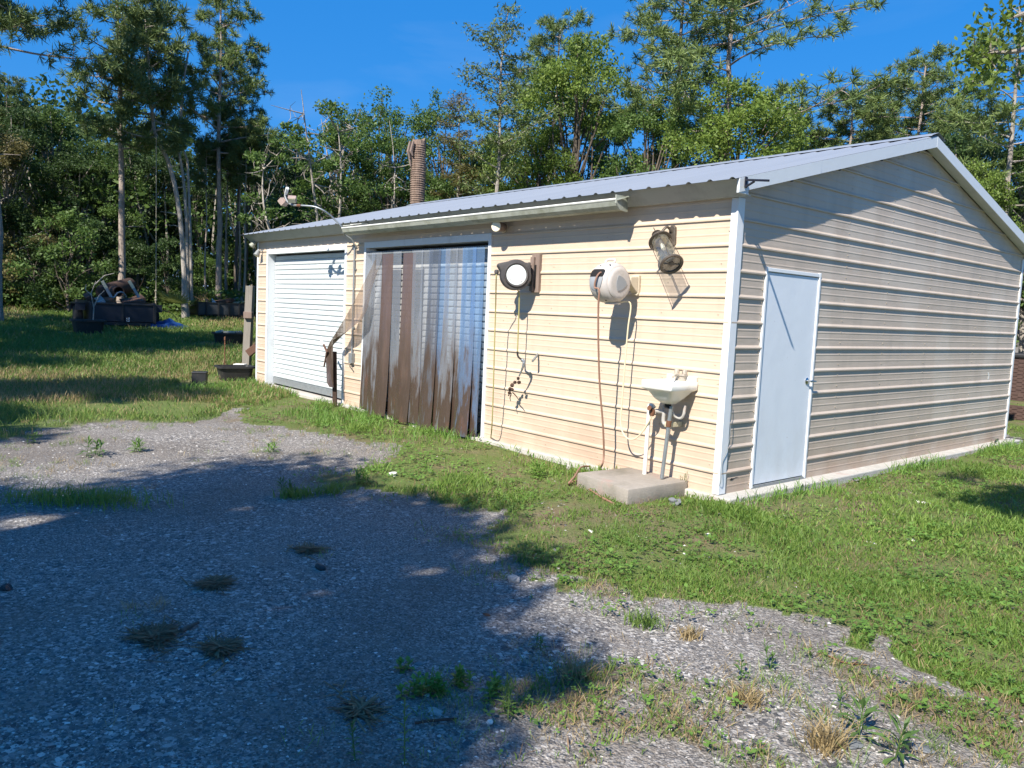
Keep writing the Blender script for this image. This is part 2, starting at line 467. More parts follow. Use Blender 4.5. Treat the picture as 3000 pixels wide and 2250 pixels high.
M['needle'] = leaf_mat('pine_needles', (0.085, 0.145, 0.04), (0.225, 0.285, 0.085), .15)
M['needle_dark'] = leaf_mat('dark_pine_needles', (0.065, 0.115, 0.038), (0.175, 0.225, 0.072), .15)
M['cypress'] = leaf_mat('cypress_leaves', (0.085, 0.135, 0.04), (0.18, 0.215, 0.07), .2)
M['grass'] = leaf_mat('lawn_blades', (0.098, 0.195, 0.03), (0.25, 0.345, 0.076), .35)
M['clover'] = leaf_mat('clover_leaves', (0.1, 0.21, 0.034), (0.205, 0.34, 0.07), .3)
M['drygrass'] = leaf_mat('dry_tan_grass', (0.26, 0.19, 0.09), (0.46, 0.36, 0.19), .3)
M['fieldgrass'] = leaf_mat('field_grass', (0.085, 0.175, 0.03), (0.23, 0.3, 0.08), .35)
M['straw'] = leaf_mat('brown_pine_straw', (0.125, 0.078, 0.042), (0.3, 0.195, 0.105), .1, .8)
M['weed'] = leaf_mat('weed_leaves', (0.065, 0.13, 0.03), (0.13, 0.22, 0.06), .3)
M['palmetto'] = leaf_mat('palmetto_leaves', (.13,.17,.045), (.24,.27,.09), .3)
def bark_mat(name, a, b):
    t = NT(name)
    g = t.noise(5, 8, (3,3,.8), .7)
    return t.set(t.mix(t.rng(g, .3, .7), a, b), .95, bump=g, bdist=.05)
M['bark'] = bark_mat('pine_bark', (0.18, 0.135, 0.11), (0.48, 0.405, 0.345))
M['barkgrey'] = bark_mat('grey_bark', (0.19, 0.165, 0.14), (0.48, 0.44, 0.39))
M['barkdark'] = bark_mat('dark_bark', (0.07, 0.056, 0.045), (0.19, 0.155, 0.125))
M['barkpale'] = bark_mat('pale_cypress_bark', (.20,.175,.15), (.42,.38,.33))
M['palmbark'] = bark_mat('palm_stump_bark', (.15,.10,.075), (.38,.28,.22))

# ------------------------------------------------------------------ noise and zones
_lat = RNG.random((256, 256))
def vnoise(x, y, s):
    x = np.asarray(x)*s + 1000.3; y = np.asarray(y)*s + 1000.7
    xi, yi = np.floor(x).astype(int), np.floor(y).astype(int)
    fx, fy = x-xi, y-yi; fx = fx*fx*(3-2*fx); fy = fy*fy*(3-2*fy)
    a = _lat[xi%256, yi%256]; b = _lat[(xi+1)%256, yi%256]; c = _lat[xi%256, (yi+1)%256]; d = _lat[(xi+1)%256, (yi+1)%256]
    return (a*(1-fx)+b*fx)*(1-fy) + (c*(1-fx)+d*fx)*fy
def fbm(x, y, s, o=4):
    r = 0; a = .5
    for i in range(o): r = r + a*vnoise(x, y, s*2**i); a *= .5
    return r/(1-.5**o)
def inpoly(x, y, P):
    x = np.asarray(x); y = np.asarray(y); r = np.zeros(x.shape, bool); n = len(P)
    for i in range(n):
        x0, y0 = P[i][:2]; x1, y1 = P[(i+1)%n][:2]
        c = (y0 > y) != (y1 > y)
        r ^= c & (x < (x1-x0)*(y-y0)/(y1-y0+1e-12)+x0)
    return r
GH = lambda L: [tuple(ground_hit(*p)[:2]) for p in L]
LAWN = [(-10.6,.3),(0,.3),(0,7.6),(-3,14),(12,20),(16,4),(7.5,-1.5)] + GH([(3150,2300),(3000,2210),(2900,2070),(2700,1970),(2560,1900),(2400,1850),(2230,1800),(2080,1785),(1990,1778),(1860,1757),(1760,1717),(1640,1692),(1560,1662),(1480,1642),(1410,1632),(1440,1560),(1500,1527),(1380,1492),(1230,1452),(1120,1442),(1000,1430),(985,1402),(1140,1340),(1180,1300),(1000,1275),(880,1265),(760,1245),(690,1195),(680,1130)])
FIELD = GH([(700,1195),(600,1232),(480,1240),(350,1228),(200,1255),(60,1275),(0,1285),(-300,1310)]) + [(-30,-30),(-90,-50),(-90,60),(-12,40),(-10.6,3)]
SCRUB = GH([(1200,2250),(1330,2080),(1500,1960),(1720,1900),(1900,1940),(2050,1990),(2300,1950),(2600,1960),(3000,2210),(3000,2250),(2200,2290)])
def wob(x, y): return x + (fbm(x,y,1.6)-.5)*.75 + (vnoise(x,y,9)-.5)*.20, y + (fbm(x+31,y+7,1.6)-.5)*.75 + (vnoise(x+5,y,9)-.5)*.20
def zone(x, y):
    """0..1 amounts of lawn, of field grass and of scrubby ground at a point"""
    xw, yw = wob(x, y)
    lawn = inpoly(xw, yw, LAWN) * np.clip(.72+(fbm(x,y,.9)-.36)*2, .72, 1)
    field = inpoly(xw, yw, FIELD) * np.clip(.30+.8*(np.hypot(np.asarray(x)-CPOS[0],np.asarray(y)-CPOS[1])-8.5)/5+(fbm(x+5,y,.8)-.5)*1.6, .12, 1)
    fr = 0.
    for dx, dy in ((.2,.1),(-.1,.2),(-.2,-.1),(.1,-.2),(.4,.2),(-.2,.4),(-.4,-.2),(.2,-.4)): fr = fr + inpoly(xw+dx, yw+dy, LAWN)/8.
    fringe = np.where(lawn > 0, 0, fr)
    scrub = np.maximum(inpoly(xw, yw, SCRUB) * np.clip((fbm(x+9,y+3,1.8)-.43)*5, 0, 1), np.clip(fringe*1.8*np.clip((fbm(x-4,y+13,2.6)-.42)*6,0,1), 0, 1))
    return lawn.astype(float), field.astype(float), scrub.astype(float)

# ------------------------------------------------------------------ ground
def build_ground():
    yaw0 = math.atan2(CD[1], CD[0])
    ang = np.concatenate([np.linspace(-math.radians(42), math.radians(42), 420), np.linspace(math.radians(42), 2*math.pi-math.radians(42), 62)[1:-1]]) + yaw0
    r = np.concatenate([np.geomspace(1.2, 60, 230), np.geomspace(64, 900, 16)])
    A, Rr = np.meshgrid(ang, r)
    X = CPOS[0] + Rr*np.cos(A); Y = CPOS[1] + Rr*np.sin(A); Z = gz(X, Y)
    na, nr = len(ang), len(r)
    V = np.stack([X,Y,Z], -1).reshape(-1,3)
    V = np.concatenate([V, [[CPOS[0],CPOS[1],float(gz(CPOS[0],CPOS[1]))]]])
    j = np.arange(na); F = []
    for i in range(nr-1):
        F.append(np.stack([i*na+j, i*na+(j+1)%na, (i+1)*na+(j+1)%na, (i+1)*na+j], -1))
    F = np.concatenate(F)
    tri = np.stack([np.full(na, len(V)-1), (j+1)%na, j], -1)
    me = bpy.data.meshes.new('ground')
    me.from_pydata(V.tolist(), [], F[:, ::-1].tolist() + tri[:, ::-1].tolist())
    me.polygons.foreach_set('use_smooth', [True]*len(me.polygons))
    l, f, s = zone(V[:,0], V[:,1])
    far = np.clip((np.hypot(V[:,0]-CPOS[0], V[:,1]-CPOS[1])-34)/6, 0, 1)
    for nm, a in (('lawn', l), ('field', f), ('scrub', s), ('woods', far)):
        at = me.attributes.new(nm, 'FLOAT', 'POINT'); at.data.foreach_set('value', a.astype(np.float32))
    me.update()
    t = NT('gravel_yard_and_turf')
    big = t.vor(48); mid = t.vor(110); tiny = t.vor(240)
    def grey(c):
        s = t.n.new('ShaderNodeSeparateColor'); t.l.new(c, s.inputs[0]); return s.outputs[0], s.outputs[1]
    b0, b1 = grey(big); m0, m1 = grey(mid); t0, t1 = grey(tiny)
    dust = t.mix(t.noise(1.6, 7), (.150,.124,.102), (.295,.252,.212))
    c = t.mix(t0, t.mix(.5, dust, (.050,.046,.043)), t.mix(.5, dust, (.36,.34,.315)))
    stone = t.mix(t.math('POWER', m0, 1.6), (.085,.081,.078), (.47,.44,.405))
    c = t.mix(t.rng(m1, .38, .42), c, stone)
    stone2 = t.mix(t.math('POWER', b0, 2.2), (.072,.071,.074), (.62,.585,.54))
    c = t.mix(t.math('MULTIPLY', t.rng(b1, .66, .68), t.rng(t.noise(.8, 4), .35, .6)), c, stone2)
    c = t.mix(t.math('MULTIPLY', t.rng(t.noise(.55, 6), .46, .66), .55), c, t.mix(t.noise(9, 7, rough=.7), (.065,.052,.041), (.155,.128,.102)))
    c = t.mix(t.math('MULTIPLY', t.rng(t.noise(2.1, 7, rough=.7), .54, .66), .45), c, (.235,.20,.17))
    soil = t.mix(t.noise(14, 8, rough=.75), (.085,.064,.040), (.26,.205,.125))
    turf = t.mix(t.noise(22, 6, rough=.7), (.060,.100,.020), (.160,.195,.058))
    lawnc = t.mix(t.rng(t.noise(1.3, 6), .34, .54), soil, turf)
    dry = t.mix(t.noise(18, 6, rough=.75), (.12,.090,.045), (.30,.235,.13))
    fieldc = t.mix(t.rng(t.noise(.5, 6), .30, .50), dry, turf)
    edge = t.noise(5, 7, rough=.75)
    def soft(a, k=1.0): return t.rng(t.math('ADD', t.attr(a), t.math('MULTIPLY', t.math('SUBTRACT', edge, .5), k)), .25, .65)
    c = t.mix(soft('scrub', .8), c, t.mix(.35, soil, c))
    c = t.mix(soft('lawn', .7), c, lawnc)
    c = t.mix(soft('field', .7), c, fieldc)
    c = t.mix(t.attr('woods'), c, t.mix(t.noise(3, 6), (.020,.016,.010), (.060,.045,.026)))
    h = t.math('ADD', t.math('MULTIPLY', t.vor(85, 'Distance'), -.6), t.math('ADD', t.math('MULTIPLY', t.vor(38, 'Distance'), -.5), t.math('MULTIPLY', t.noise(30, 6), .5)))
    t.set(c, .92, 0, .25, bump=h, bdist=.012)
    o = link('ground', me, t.m)
    o['kind'] = 'structure'; o['label'] = 'gravel yard running out to weedy turf and the woods'
build_ground()

# ------------------------------------------------------------------ the workshop
L, W, H = 10.57, 7.20, 2.69
SL, RIDGE = 0.262, 3.79
zr = lambda y: RIDGE - SL*abs(y - W/2)
zw = lambda y: zr(y) - .115
shop = thing('workshop', 'long low tan metal workshop with white doors and a grey gable roof', 'workshop building', (0,0,0))
PITCH = .2286
PROF = [(0,0),(.0595,0),(.0655,.0021),(.0745,.0021),(.0805,0),(.1265,0),(.1325,.0021),(.1415,.0021),(.1475,0),(.1925,0),(.1950,.0155),(.2075,.0165),(.2286,0)]
z0k = lambda k: -.008 + PITCH*(k-1)
def course(mat, k, lo, hi, place, ztop=None):
    """one rib-to-rib course of sheet steel from lo(z) to hi(z) along the wall"""
    V = []
    for dz, out in PROF:
        z = z0k(k)+dz
        if ztop is not None: z = min(z, ztop)
        a, b = lo(z), hi(z)
        if b < a: a = b = (a+b)/2
        for u in np.linspace(a, b, 5):
            w = .0012*math.sin(u*1.9+k*2.1) + .0009*math.sin(u*4.3+k)
            V.append(place(u, out+w if 0 < dz < .22 else out, z))
    mb = MB().grid(V, len(PROF), 5)
    me = mb.mesh('siding_panel', fixn=False)
    o = link('siding_panel', me, M[mat], shop)
    return o
front = lambda u, o, z: (u, -o, z)
gable = lambda u, o, z: (o, u, z)
cst = lambda v: (lambda z: v)
ROLL = (-10.13, -7.08); STRIP = (-6.52, -3.455); OPZ = 2.42
for k in range(1, 13):
    zt = z0k(k)+PITCH
    if z0k(k) < OPZ:
        segs = [(-L, ROLL[0]), (ROLL[1], STRIP[0]), (STRIP[1], 0)]
    else: segs = [(-L, 0)]
    for a, b in segs:
        course('siding', k, cst(a), cst(b), front, H+.03)
        # back wall
    if k == 11:
        pass
for k in range(1, 17):
    zb = z0k(k)
    if zb > zw(W/2): break
    def lo(z):
        return max(0, W/2 - max(0,(RIDGE-.115-z))/SL)
    def hi(z):
        return min(W, W/2 + max(0,(RIDGE-.115-z))/SL)
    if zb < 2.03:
        course('siding_chalky_shaded', k, cst(0), cst(.512), gable); course('siding_chalky_shaded', k, cst(1.478), hi, gable)
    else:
        course('siding_chalky_shaded', k, lo, hi, gable)
back = MB()
for x, n in ((-L, 1), ):
    back.add([(-L,0,0),(-L,W,0),(-L,W,zw(W)),(-L,W/2,zw(W/2)),(-L,0,zw(0))], [(0,1,2,3,4)])
back.add([(-L,W,0),(0,W,0),(0,W,H),(-L,W,H)], [(0,1,2,3)])
part('rear_siding', back, M['siding'], shop, fixn=False)
part('slab', MB().box((-L-.06,-.055,-.35),(.17,W+.25,-.004)), M['slab'], shop, bevel=.012)
# corner trims
def corner(x, y, sx, sy, wx, wy):
    mb = MB(); t = .017
    xo, yo = x+sx*t, y+sy*t
    p = [(xo,yo),(xo-sx*(wx+t),yo),(xo-sx*(wx+t),y+sy*.001),(x+sx*.001,y+sy*.001),(x+sx*.001,yo-sy*(wy+t)),(xo,yo-sy*(wy+t))]
    mb.prism([(a,b,.002) for a,b in p], (0,0,H-.03))
    part('corner_trim', mb, M['trim'], shop, bevel=.003)
corner(0, 0, 1, -1, .055, .085)
corner(0, W, 1, 1, .05, .045)
corner(-L, 0, -1, -1, .04, .05)
# roof sheets
EV, RK = .265, .140
NS = 12; sw = (L+RK+.25)/NS
def roof_sheet(i, side):
    x0 = -L-.25+i*sw; pts = []
    prof = []
    for r in range(4):
        b = x0 + r*sw/4; q = sw/4
        prof += [(b,0),(b+q*.72,0),(b+q*.80,.016),(b+q*.89,.016)]
    prof.append((x0+sw,0))
    ye = -EV if side == 0 else W+EV
    V = []
    for y in (ye, ye+(W/2-ye)*.5, W/2):
        for x, h in prof: V.append((x, y, zr(y)+h))
    mb = MB().grid(V, 3, len(prof))
    V2 = [(a,b,c-.004) for a,b,c in V]
    o = link('roof_panel', mb.mesh('roof_panel', fixn=False), M['roof'], shop)
for i in range(NS):
    roof_sheet(i, 0); roof_sheet(i, 1)
rc = MB()
for s in (-1, 1):
    V = [(x, W/2+s*d, zr(W/2+s*d)+h) for x in np.linspace(-L-.26, RK+.012, 9) for d, h in ((0,.040),(.16,.030),(.19,.022))]
    rc.grid(V, 9, 3)
part('ridge_cap', rc, M['roof'], shop, fixn=False)
# small filler teeth under the ridge cap
# eave fascia + soffit
FZ0, FZ1, FY = 2.675, zr(-EV)-.004, -.165
def eave_trim(x0, x1):
    P = [(-.215,zr(-.215)-.004),(-.190,zr(-.19)-.004),(-.055,FZ0-.008),(-.070,FZ0-.014)]
    return MB().prism([(x0,y,z) for y,z in P], (x1-x0,0,0))
part('eave_fascia', eave_trim(-L-.20, RK-.022), M['eavetrim_shaded'], shop)
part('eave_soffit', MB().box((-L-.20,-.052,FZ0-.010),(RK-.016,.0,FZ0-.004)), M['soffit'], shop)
part('eave_fascia', MB().box((-L-.20,W-FY-.012,FZ0),(RK-.012,W-FY,FZ1)), M['fascia'], shop)
# rake: fascia board, return and soffit, both slopes
def rake(ya, yb, xo, label=None):
    sg = 1 if yb > ya else -1
    fa, fb = zr(ya)-.002, zr(yb)-.002
    d = .120
    mb = MB().add([(xo-.012,ya,fa-d),(xo,ya,fa-d),(xo,ya,fa),(xo-.012,ya,fa),(xo-.012,yb,fb-d),(xo,yb,fb-d),(xo,yb,fb),(xo-.012,yb,fb)],
                  [(0,1,2,3),(4,7,6,5),(0,4,5,1),(1,5,6,2),(2,6,7,3),(3,7,4,0)])
    part('rake_fascia', mb, M['fascia'], shop)
    if ya < 0: ya = -.06; fa = zr(ya)-.002
    if ya > W: ya = W+.06; fa = zr(ya)-.002
    mb = MB().add([(.016,ya,fa-d+.004),(xo-.014,ya,fa-d+.004),(xo-.014,ya,fa-d+.012),(.016,ya,fa-d+.012),(.016,yb,fb-d+.004),(xo-.014,yb,fb-d+.004),(xo-.014,yb,fb-d+.012),(.016,yb,fb-d+.012)],
                  [(0,1,2,3),(4,7,6,5),(0,4,5,1),(1,5,6,2),(2,6,7,3),(3,7,4,0)])
    part('rake_soffit', mb, M['soffit'], shop)
rake(-.205, 1.10, RK+.004); rake(1.096, W/2+.001, RK); rake(W+.205, W/2-.001, RK+.0015)
sm = MB()
fa = zr(-.205)-.002
part('corner_box', MB().add([(RK-.020,-.208,fa-.122),(RK-.002,-.208,fa-.122),(RK-.002,-.208,fa-.004),(RK-.020,-.208,fa-.004),(RK-.020,-.06,fa-.122),(RK-.002,-.06,fa-.122),(RK-.002,-.06,fa),(RK-.020,-.06,fa)],
     [(0,1,2,3),(4,7,6,5),(0,4,5,1),(1,5,6,2),(2,6,7,3),(3,7,4,0)]), M['fascia'], shop)
# black rib-end plugs along the left rake
pl = MB()
for k in range(12, 17):
    z = z0k(k)+.20
    y = W/2 - (RIDGE-.118-z)/SL
    if z < RIDGE-.13 and y > .05: pl.lathe((.012, y+.03, z-.012), (1,0,0), [(.0,-.01),(.013,-.01),(.013,.010),(0,.012)], 8)
part('rib_plug', pl, M['black'], shop)['kind'] = 'stuff'
# screws
sc = MB()
def screws(px, py, n, wall):
    for k in range(1, n):
        for dz in (.035, .15):
            z = z0k(k)+dz
            if wall == 'g':
                y = onx(px,py)[1]
                if z < zw(y)-.05 and not (.45<y<1.55 and z<2.1): sc.lathe((.001,y+.006*math.sin(k*7),z),(1,0,0),[(.006,0),(.006,.004),(0,.006)],6)
for p in ((2603,817),(2725,840),(2868,843),(2470,900)): screws(*p, 17, 'g')
for x in (-.10,-.75,-1.55,-2.35,-3.15):
    for k in range(1, 12):
        for dz in ((.10,) if k%2 else (.04,)):
            sc.lathe((x+.03*math.sin(k*3+x), -.001, z0k(k)+dz), (0,-1,0), [(.0055,0),(.0055,.004),(0,.006)], 6)
for k in range(1, 10):
    for dz in (.06,.17): sc.lathe((.002,.475,z0k(k)+dz),(1,0,0),[(.008,0),(.008,.005),(0,.008)],6)
part('siding_screws', sc, M['screw'], shop)['kind'] = 'stuff'
# entry door
D0, D1, DZ = .490, 1.500, 2.095
fr = MB()
fr.box((-.03,D0+.01,.0),(.0175,D0+.042,DZ-.0)); fr.box((-.03,D1-.042,.0),(.0175,D1-.01,DZ)); fr.box((-.03,D0+.042,DZ-.042),(.0165,D1-.042,DZ-.006))
part('door_frame', fr, M['trim'], shop, bevel=.004)
part('threshold', MB().box((-.03,D0+.042,-.003),(.016,D1-.042,.022)), M['galv_dull'], shop)
door = part('entry_door', MB().box((-.030,D0+.048,.03),(.004,D1-.048,DZ-.048)), M['doorpaint'], shop, bevel=.004)
hp = onx(2362, 1117, .03); hy = D1-.115
kn = MB().lathe((.004,hy,hp[2]),(1,0,0),[(.0,0),(.034,0),(.034,.006),(.026,.012),(.012,.014),(.012,.050),(.0,.052)],18)
kn.tube([(.045,hy,hp[2]),(.050,hy+.02,hp[2]),(.050,hy+.10,hp[2]-.004)], [.011,.011,.009], 10)
part('handle', kn, M['chrome'], door, smooth=True)
# opening trims, jambs
def opening(x0, x1, ztop):
    w = .075
    t = MB()
    t.box((x0-.004,-.020,.0),(x0+.050,.004,ztop+.09)); part('opening_trim', t, M['trim'], shop, bevel=.003)
    t = MB(); t.box((x1-.050,-.020,.0),(x1+.004,.004,ztop+.09)); part('opening_trim', t, M['trim'], shop, bevel=.003)
    t = MB(); t.box((x0+.0505,-.0195,ztop),(x1-.0505,.004,ztop+.0885)); part('opening_trim', t, M['trim'], shop, bevel=.003)
    j = MB(); j.box((x0+.044,.0045,.0),(x0+.050,.16,ztop+.0)); part('jamb', j, M['trim'], shop)
    j = MB(); j.box((x1-.050,.0045,.0),(x1-.044,.16,ztop)); part('jamb', j, M['trim'], shop)
    j = MB(); j.box((x0+.05,.0045,ztop+.004),(x1-.05,.40,ztop+.012)); part('head_jamb', j, M['soffit'], shop)
opening(*ROLL, OPZ); opening(*STRIP, OPZ)
def rolling(x0, x1, y, mat, name, zb):
    bar = part('rolling_door', MB().box((x0+.056,y-.012,zb),(x1-.056,y+.02,zb+.115)), M['galv_dull'], shop, bevel=.004)
    p = .0865; n = int((OPZ+.02-zb-.115)/p)
    prof = [(0,.012),(.0085,.012),(.012,-.004),(.020,-.007),(.068,-.007),(.074,-.004),(.0765,.012),(.0865,.012)]
    V = [(x, o, dz) for dz, o in prof for x in (0, x1-x0-.112)]
    me = MB().grid(V, len(prof), 2).mesh('slat', fixn=False)
    for i in range(n):
        s = link('slat', me, mat, bar, (x0+.056, y, zb+.117+p*i))
        if i and random.random() < .2: s.location.y += .002
    return bar
rd = rolling(*ROLL, .13, M['slat'], 'rolling_door', .03)
rd2 = rolling(*STRIP, .155, M['slat_in'], 'rolling_door', .01)
dk = MB().box((ROLL[0]+.05,.30,OPZ-.35),(ROLL[1]-.05,.34,OPZ+.2)).box((STRIP[0]+.05,.30,OPZ-.35),(STRIP[1]-.05,.34,OPZ+.2))
part('curtain_drum', dk, M['black'], shop)
# strip curtain
rail = MB().box((STRIP[0]+.055,-.006,OPZ-.095),(STRIP[1]-.055,.008,OPZ-.055))
curtain = part('strip_curtain', rail, M['galv_dull'], shop)
holes = MB()
for i in range(60):
    x = STRIP[0]+.09+i*.048
    holes.lathe((x,-.006,OPZ-.066),(0,-1,0),[(.007,0),(.007,.002),(0,.002)],6)
part('rail_holes', holes, M['hole'], curtain)['kind'] = 'stuff'
def strip(xc, w, y, mat, zt, zb, bow=0., drift=0., curl=0., seed=0):
    r = random.Random(seed); V = []; nz, nx = 15, 7
    for i in range(nz):
        f = i/(nz-1); z = zt+(zb-zt)*f
        for j in range(nx):
            u = j/(nx-1)-.5
            yy = y - bow*(1-4*u*u)*(.3+.7*f) - curl*f**3 + .006*math.sin(f*5+seed+u*2)*f
            V.append((xc+drift*f+u*w*(1+.16*f*f), yy, z))
    mb = MB().grid(V, nz, nx)
    return part('strip', mb, mat, curtain, smooth=True, fixn=False)
xs0 = STRIP[0]+.06
specs = [(.26,'clear',.16),(.47,'clear',.30),(.775,'brown',.30),(1.03,'clear',.27),(1.39,'brown',.31),(1.60,'clear',.22),(1.78,'clear',.26),(1.97,'smoke',.26),(2.19,'blue',.27),(2.40,'clear',.26),(2.57,'smoke',.24),(2.73,'blue',.28),(2.86,'clear',.14)]
# left edge of each strip measured from the left jamb; alternate strips hang in front
pos = [(.10,.28,'clear'),(.33,.29,'clear'),(.64,.30,'brown'),(.90,.22,'clear'),(1.22,.32,'brown'),(1.42,.27,'clear'),(1.63,.27,'clear'),(1.84,.27,'smoke'),(2.03,.27,'blue'),(2.22,.27,'clear'),(2.42,.25,'clear'),(2.60,.28,'blue'),(2.77,.24,'blue')]
for i, (xc, w, kd) in enumerate(pos):
    fr_ = kd in ('brown','smoke') or i % 2
    strip(xs0+.02+xc, w, -.018-(.020 if fr_ else .002)-.001*i, M['strip_'+kd], OPZ-.075-(.03 if kd=='brown' else 0), -.0-(.03 if i%3==1 else 0)-(.02 if fr_ else 0), bow=.012+.008*(i%3), drift=[.0,.02,-.03,.01,-.02,.02,-.01,-.03,.01,.0,-.02,.03,-.01][i], curl=.02+.05*(i in (2,4,7,9,11)), seed=i)
# the pulled-aside strip
Le = [(1108,742,.00),(1085,790,-.06),(1055,850,-.12),(1020,915,-.17),(990,965,-.20),(965,1005,-.22),(953,1035,-.235),(956,1080,-.24),(957,1120,-.24),(965,1134,-.24)]
Re = [(1122,745,-.01),(1105,800,-.05),(1088,850,-.10),(1078,900,-.14),(1062,935,-.17),(1020,968,-.20),(976,996,-.215),(976,1040,-.22),(976,1100,-.22),(977,1137,-.22)]
V = []
for a, b in zip(Le, Re):
    A, B = ony(a[0],a[1],a[2]-.03), ony(b[0],b[1],b[2]-.03)
    for j in range(6):
        u = j/5; P = A*(1-u)+B*u
        P[1] += .035*math.sin(u*math.pi)
        V.append(P)
part('strip', MB().grid(V, len(Le), 6), M['strip_flap'], curtain, smooth=True, fixn=False, label='grimy clear strip pulled aside towards the post')
# gutter
gx0, gx1 = float(ony(1003,668,-.31)[0]), float(ony(1808,585,-.31)[0])
gp = [(-.312,2.700),(-.322,2.693),(-.30,2.640),(-.262,2.608),(-.20,2.600),(-.172,2.70)]
V = [(x + (0 if j not in (3,4) else (.03 if x < -4 else -.02)), y, z - .004*math.sin((x+7)*.55)) for x in np.linspace(gx0, gx1, 9) for j, (y, z) in enumerate(gp)]
gut = part('gutter', MB().grid(V, 9, 6), M['gutter'], shop, fixn=False)
part('lip', MB().tube([(x,-.318,2.700-.004*math.sin((x+7)*.55)) for x in np.linspace(gx0,gx1,9)], .012, 6), M['gutterlip'], gut)
part('end_cap', MB().prism([(gx1+.002,y,z) for y,z in [(-.34,2.74),(-.335,2.66),(-.28,2.60),(-.17,2.59),(-.17,2.74)]], (.014,0,0)).bar((gx1+.01,-.33,2.69),(gx1+.06,-.20,2.74),.03,.012), M['gutter'], gut)
part('bracket', MB().bar((gx0+.25,-.31,2.74),(gx0+.55,-.18,2.755),.02,.006).bar((gx0+.02,-.31,2.732),(gx0+.28,-.18,2.755),.014,.006), M['gutterlip'], gut)
# small torn hole low on the gable
part('tear', MB().prism([(.004,.16,.118),(.0045,.19,.135),(.004,.215,.128),(.0045,.26,.136),(.005,.30,.134),(.004,.24,.126),(.0045,.20,.112)], (.0006,0,0)), M['hole'], shop)
part('paint_dab', MB().prism([(.0015,y,z) for y,z in [tuple(onx(*p)[1:]) for p in ((2892,1092),(2896,1091),(2898,1100),(2896,1112),(2893,1111),(2895,1101))]], (.0012,0,0)), M['paper'], shop)

# ------------------------------------------------------------------ wall-mounted things
def A(*v): return np.array(v, float)
def curve(P, n=24):
    """Catmull-Rom through points"""
    P = np.asarray(P, float); Q = np.concatenate([[2*P[0]-P[1]], P, [2*P[-1]-P[-2]]]); out = []
    for i in range(1, len(Q)-2):
        a, b, c, d = Q[i-1:i+3]
        for t in np.linspace(0, 1, n, endpoint=False):
            out.append(.5*((2*b)+(-a+c)*t+(2*a-5*b+4*c-d)*t*t+(-a+3*b-3*c+d)*t**3))
    out.append(P[-1]); return np.array(out)

# lantern
T = ony(1926,690,-.15); B = ony(1967,773,-.29); ax = (B-T); LL = np.linalg.norm(ax); ax /= LL
lan = thing('wall_lantern', 'bronze ship style wall lantern with clear glass, hanging crooked near the corner', 'wall lamp', tuple(T))
mt = ony(1974,690,0)
mb = MB().prism([(mt[0]+a,-.004,mt[2]+b) for a,b in ((-.035,.075),(.0,.10),(.035,.075),(.04,-.09),(.0,-.12),(-.04,-.09))], (0,-.030,0))
part('back_plate', mb, M['bronze'], lan, bevel=.006)
mb = MB().tube(curve([mt+A(0,-.03,.03), mt+A(-.02,-.09,.07), T+ax*.02]), .013, 8)
part('arm', mb, M['bronze'], lan, smooth=True)
mb = MB().lathe(T-ax*.055, ax, [(.0,-.075),(.004,-.07),(.005,-.02),(.011,-.015),(.012,.0),(.020,.005),(.048,.030),(.050,.038),(.034,.042)], 24)
part('finial', mb, M['bronze'], lan, smooth=True)
mb = MB().lathe(T, ax, [(.034,-.02),(.034,.0),(.060,.012),(.078,.040),(.084,.072),(.112,.085),(.112,.094),(.088,.096),(.070,.08),(.0,.03)], 32)
part('cap', mb, M['bronze'], lan, smooth=True)
GL = LL
part('glass', MB().lathe(T, ax, [(.082,.085),(.085,.11),(.086,GL*.6),(.087,GL)], 32), M['glass'], lan, smooth=True)
part('base_ring', MB().lathe(T, ax, [(.083,GL-.012),(.108,GL-.004),(.112,GL+.008),(.106,GL+.016),(.084,GL+.010),(.083,GL-.012)], 32), M['bronze'], lan, smooth=True)
gd = MB(); g0 = np.cross(ax, A(0,0,1)); g0 /= np.linalg.norm(g0); g1 = np.cross(ax, g0)
for k in range(4):
    q_ = g0*math.cos(k*1.571+.5)+g1*math.sin(k*1.571+.5); gd.tube([T+ax*.09+q_*.096, T+ax*GL+q_*.101], .0035, 5)
part('guard', gd, M['bronze'], lan)
part('socket', MB().lathe(T, ax, [(.0,.085),(.022,.085),(.022,.13),(.016,.135),(.0,.14)], 16), M['brass'], lan, smooth=True)
part('reflector', MB().lathe(T, ax, [(.058,.08),(.062,.098),(.03,.10)], 24), M['brass'], lan, smooth=True)
part('bulb', MB().lathe(T, ax, [(.012,.135),(.016,.15),(.024,.18),(.020,.205),(.0,.215)], 16), M['lampglass'], lan, smooth=True)
cr_ = MB()
r0 = np.cross(ax, A(0,0,1)); r0 /= np.linalg.norm(r0); r1 = np.cross(ax, r0)
cr_.bar(T+ax*(GL+.004)-r0*.075, T+ax*(GL+.004)+r0*.083, .008, .005)
cr_.lathe(T, ax, [(.0,GL-.012),(.026,GL-.008),(.028,GL+.004),(.0,GL+.006)], 20)
part('cross_bar', cr_, M['bronze'], lan, smooth=True)
part('knob', MB().lathe(T+r1*.09+ax*(.10), r1, [(0,0),(.008,.0),(.010,.02),(0,.026)], 10), M['brass'], lan, smooth=True)

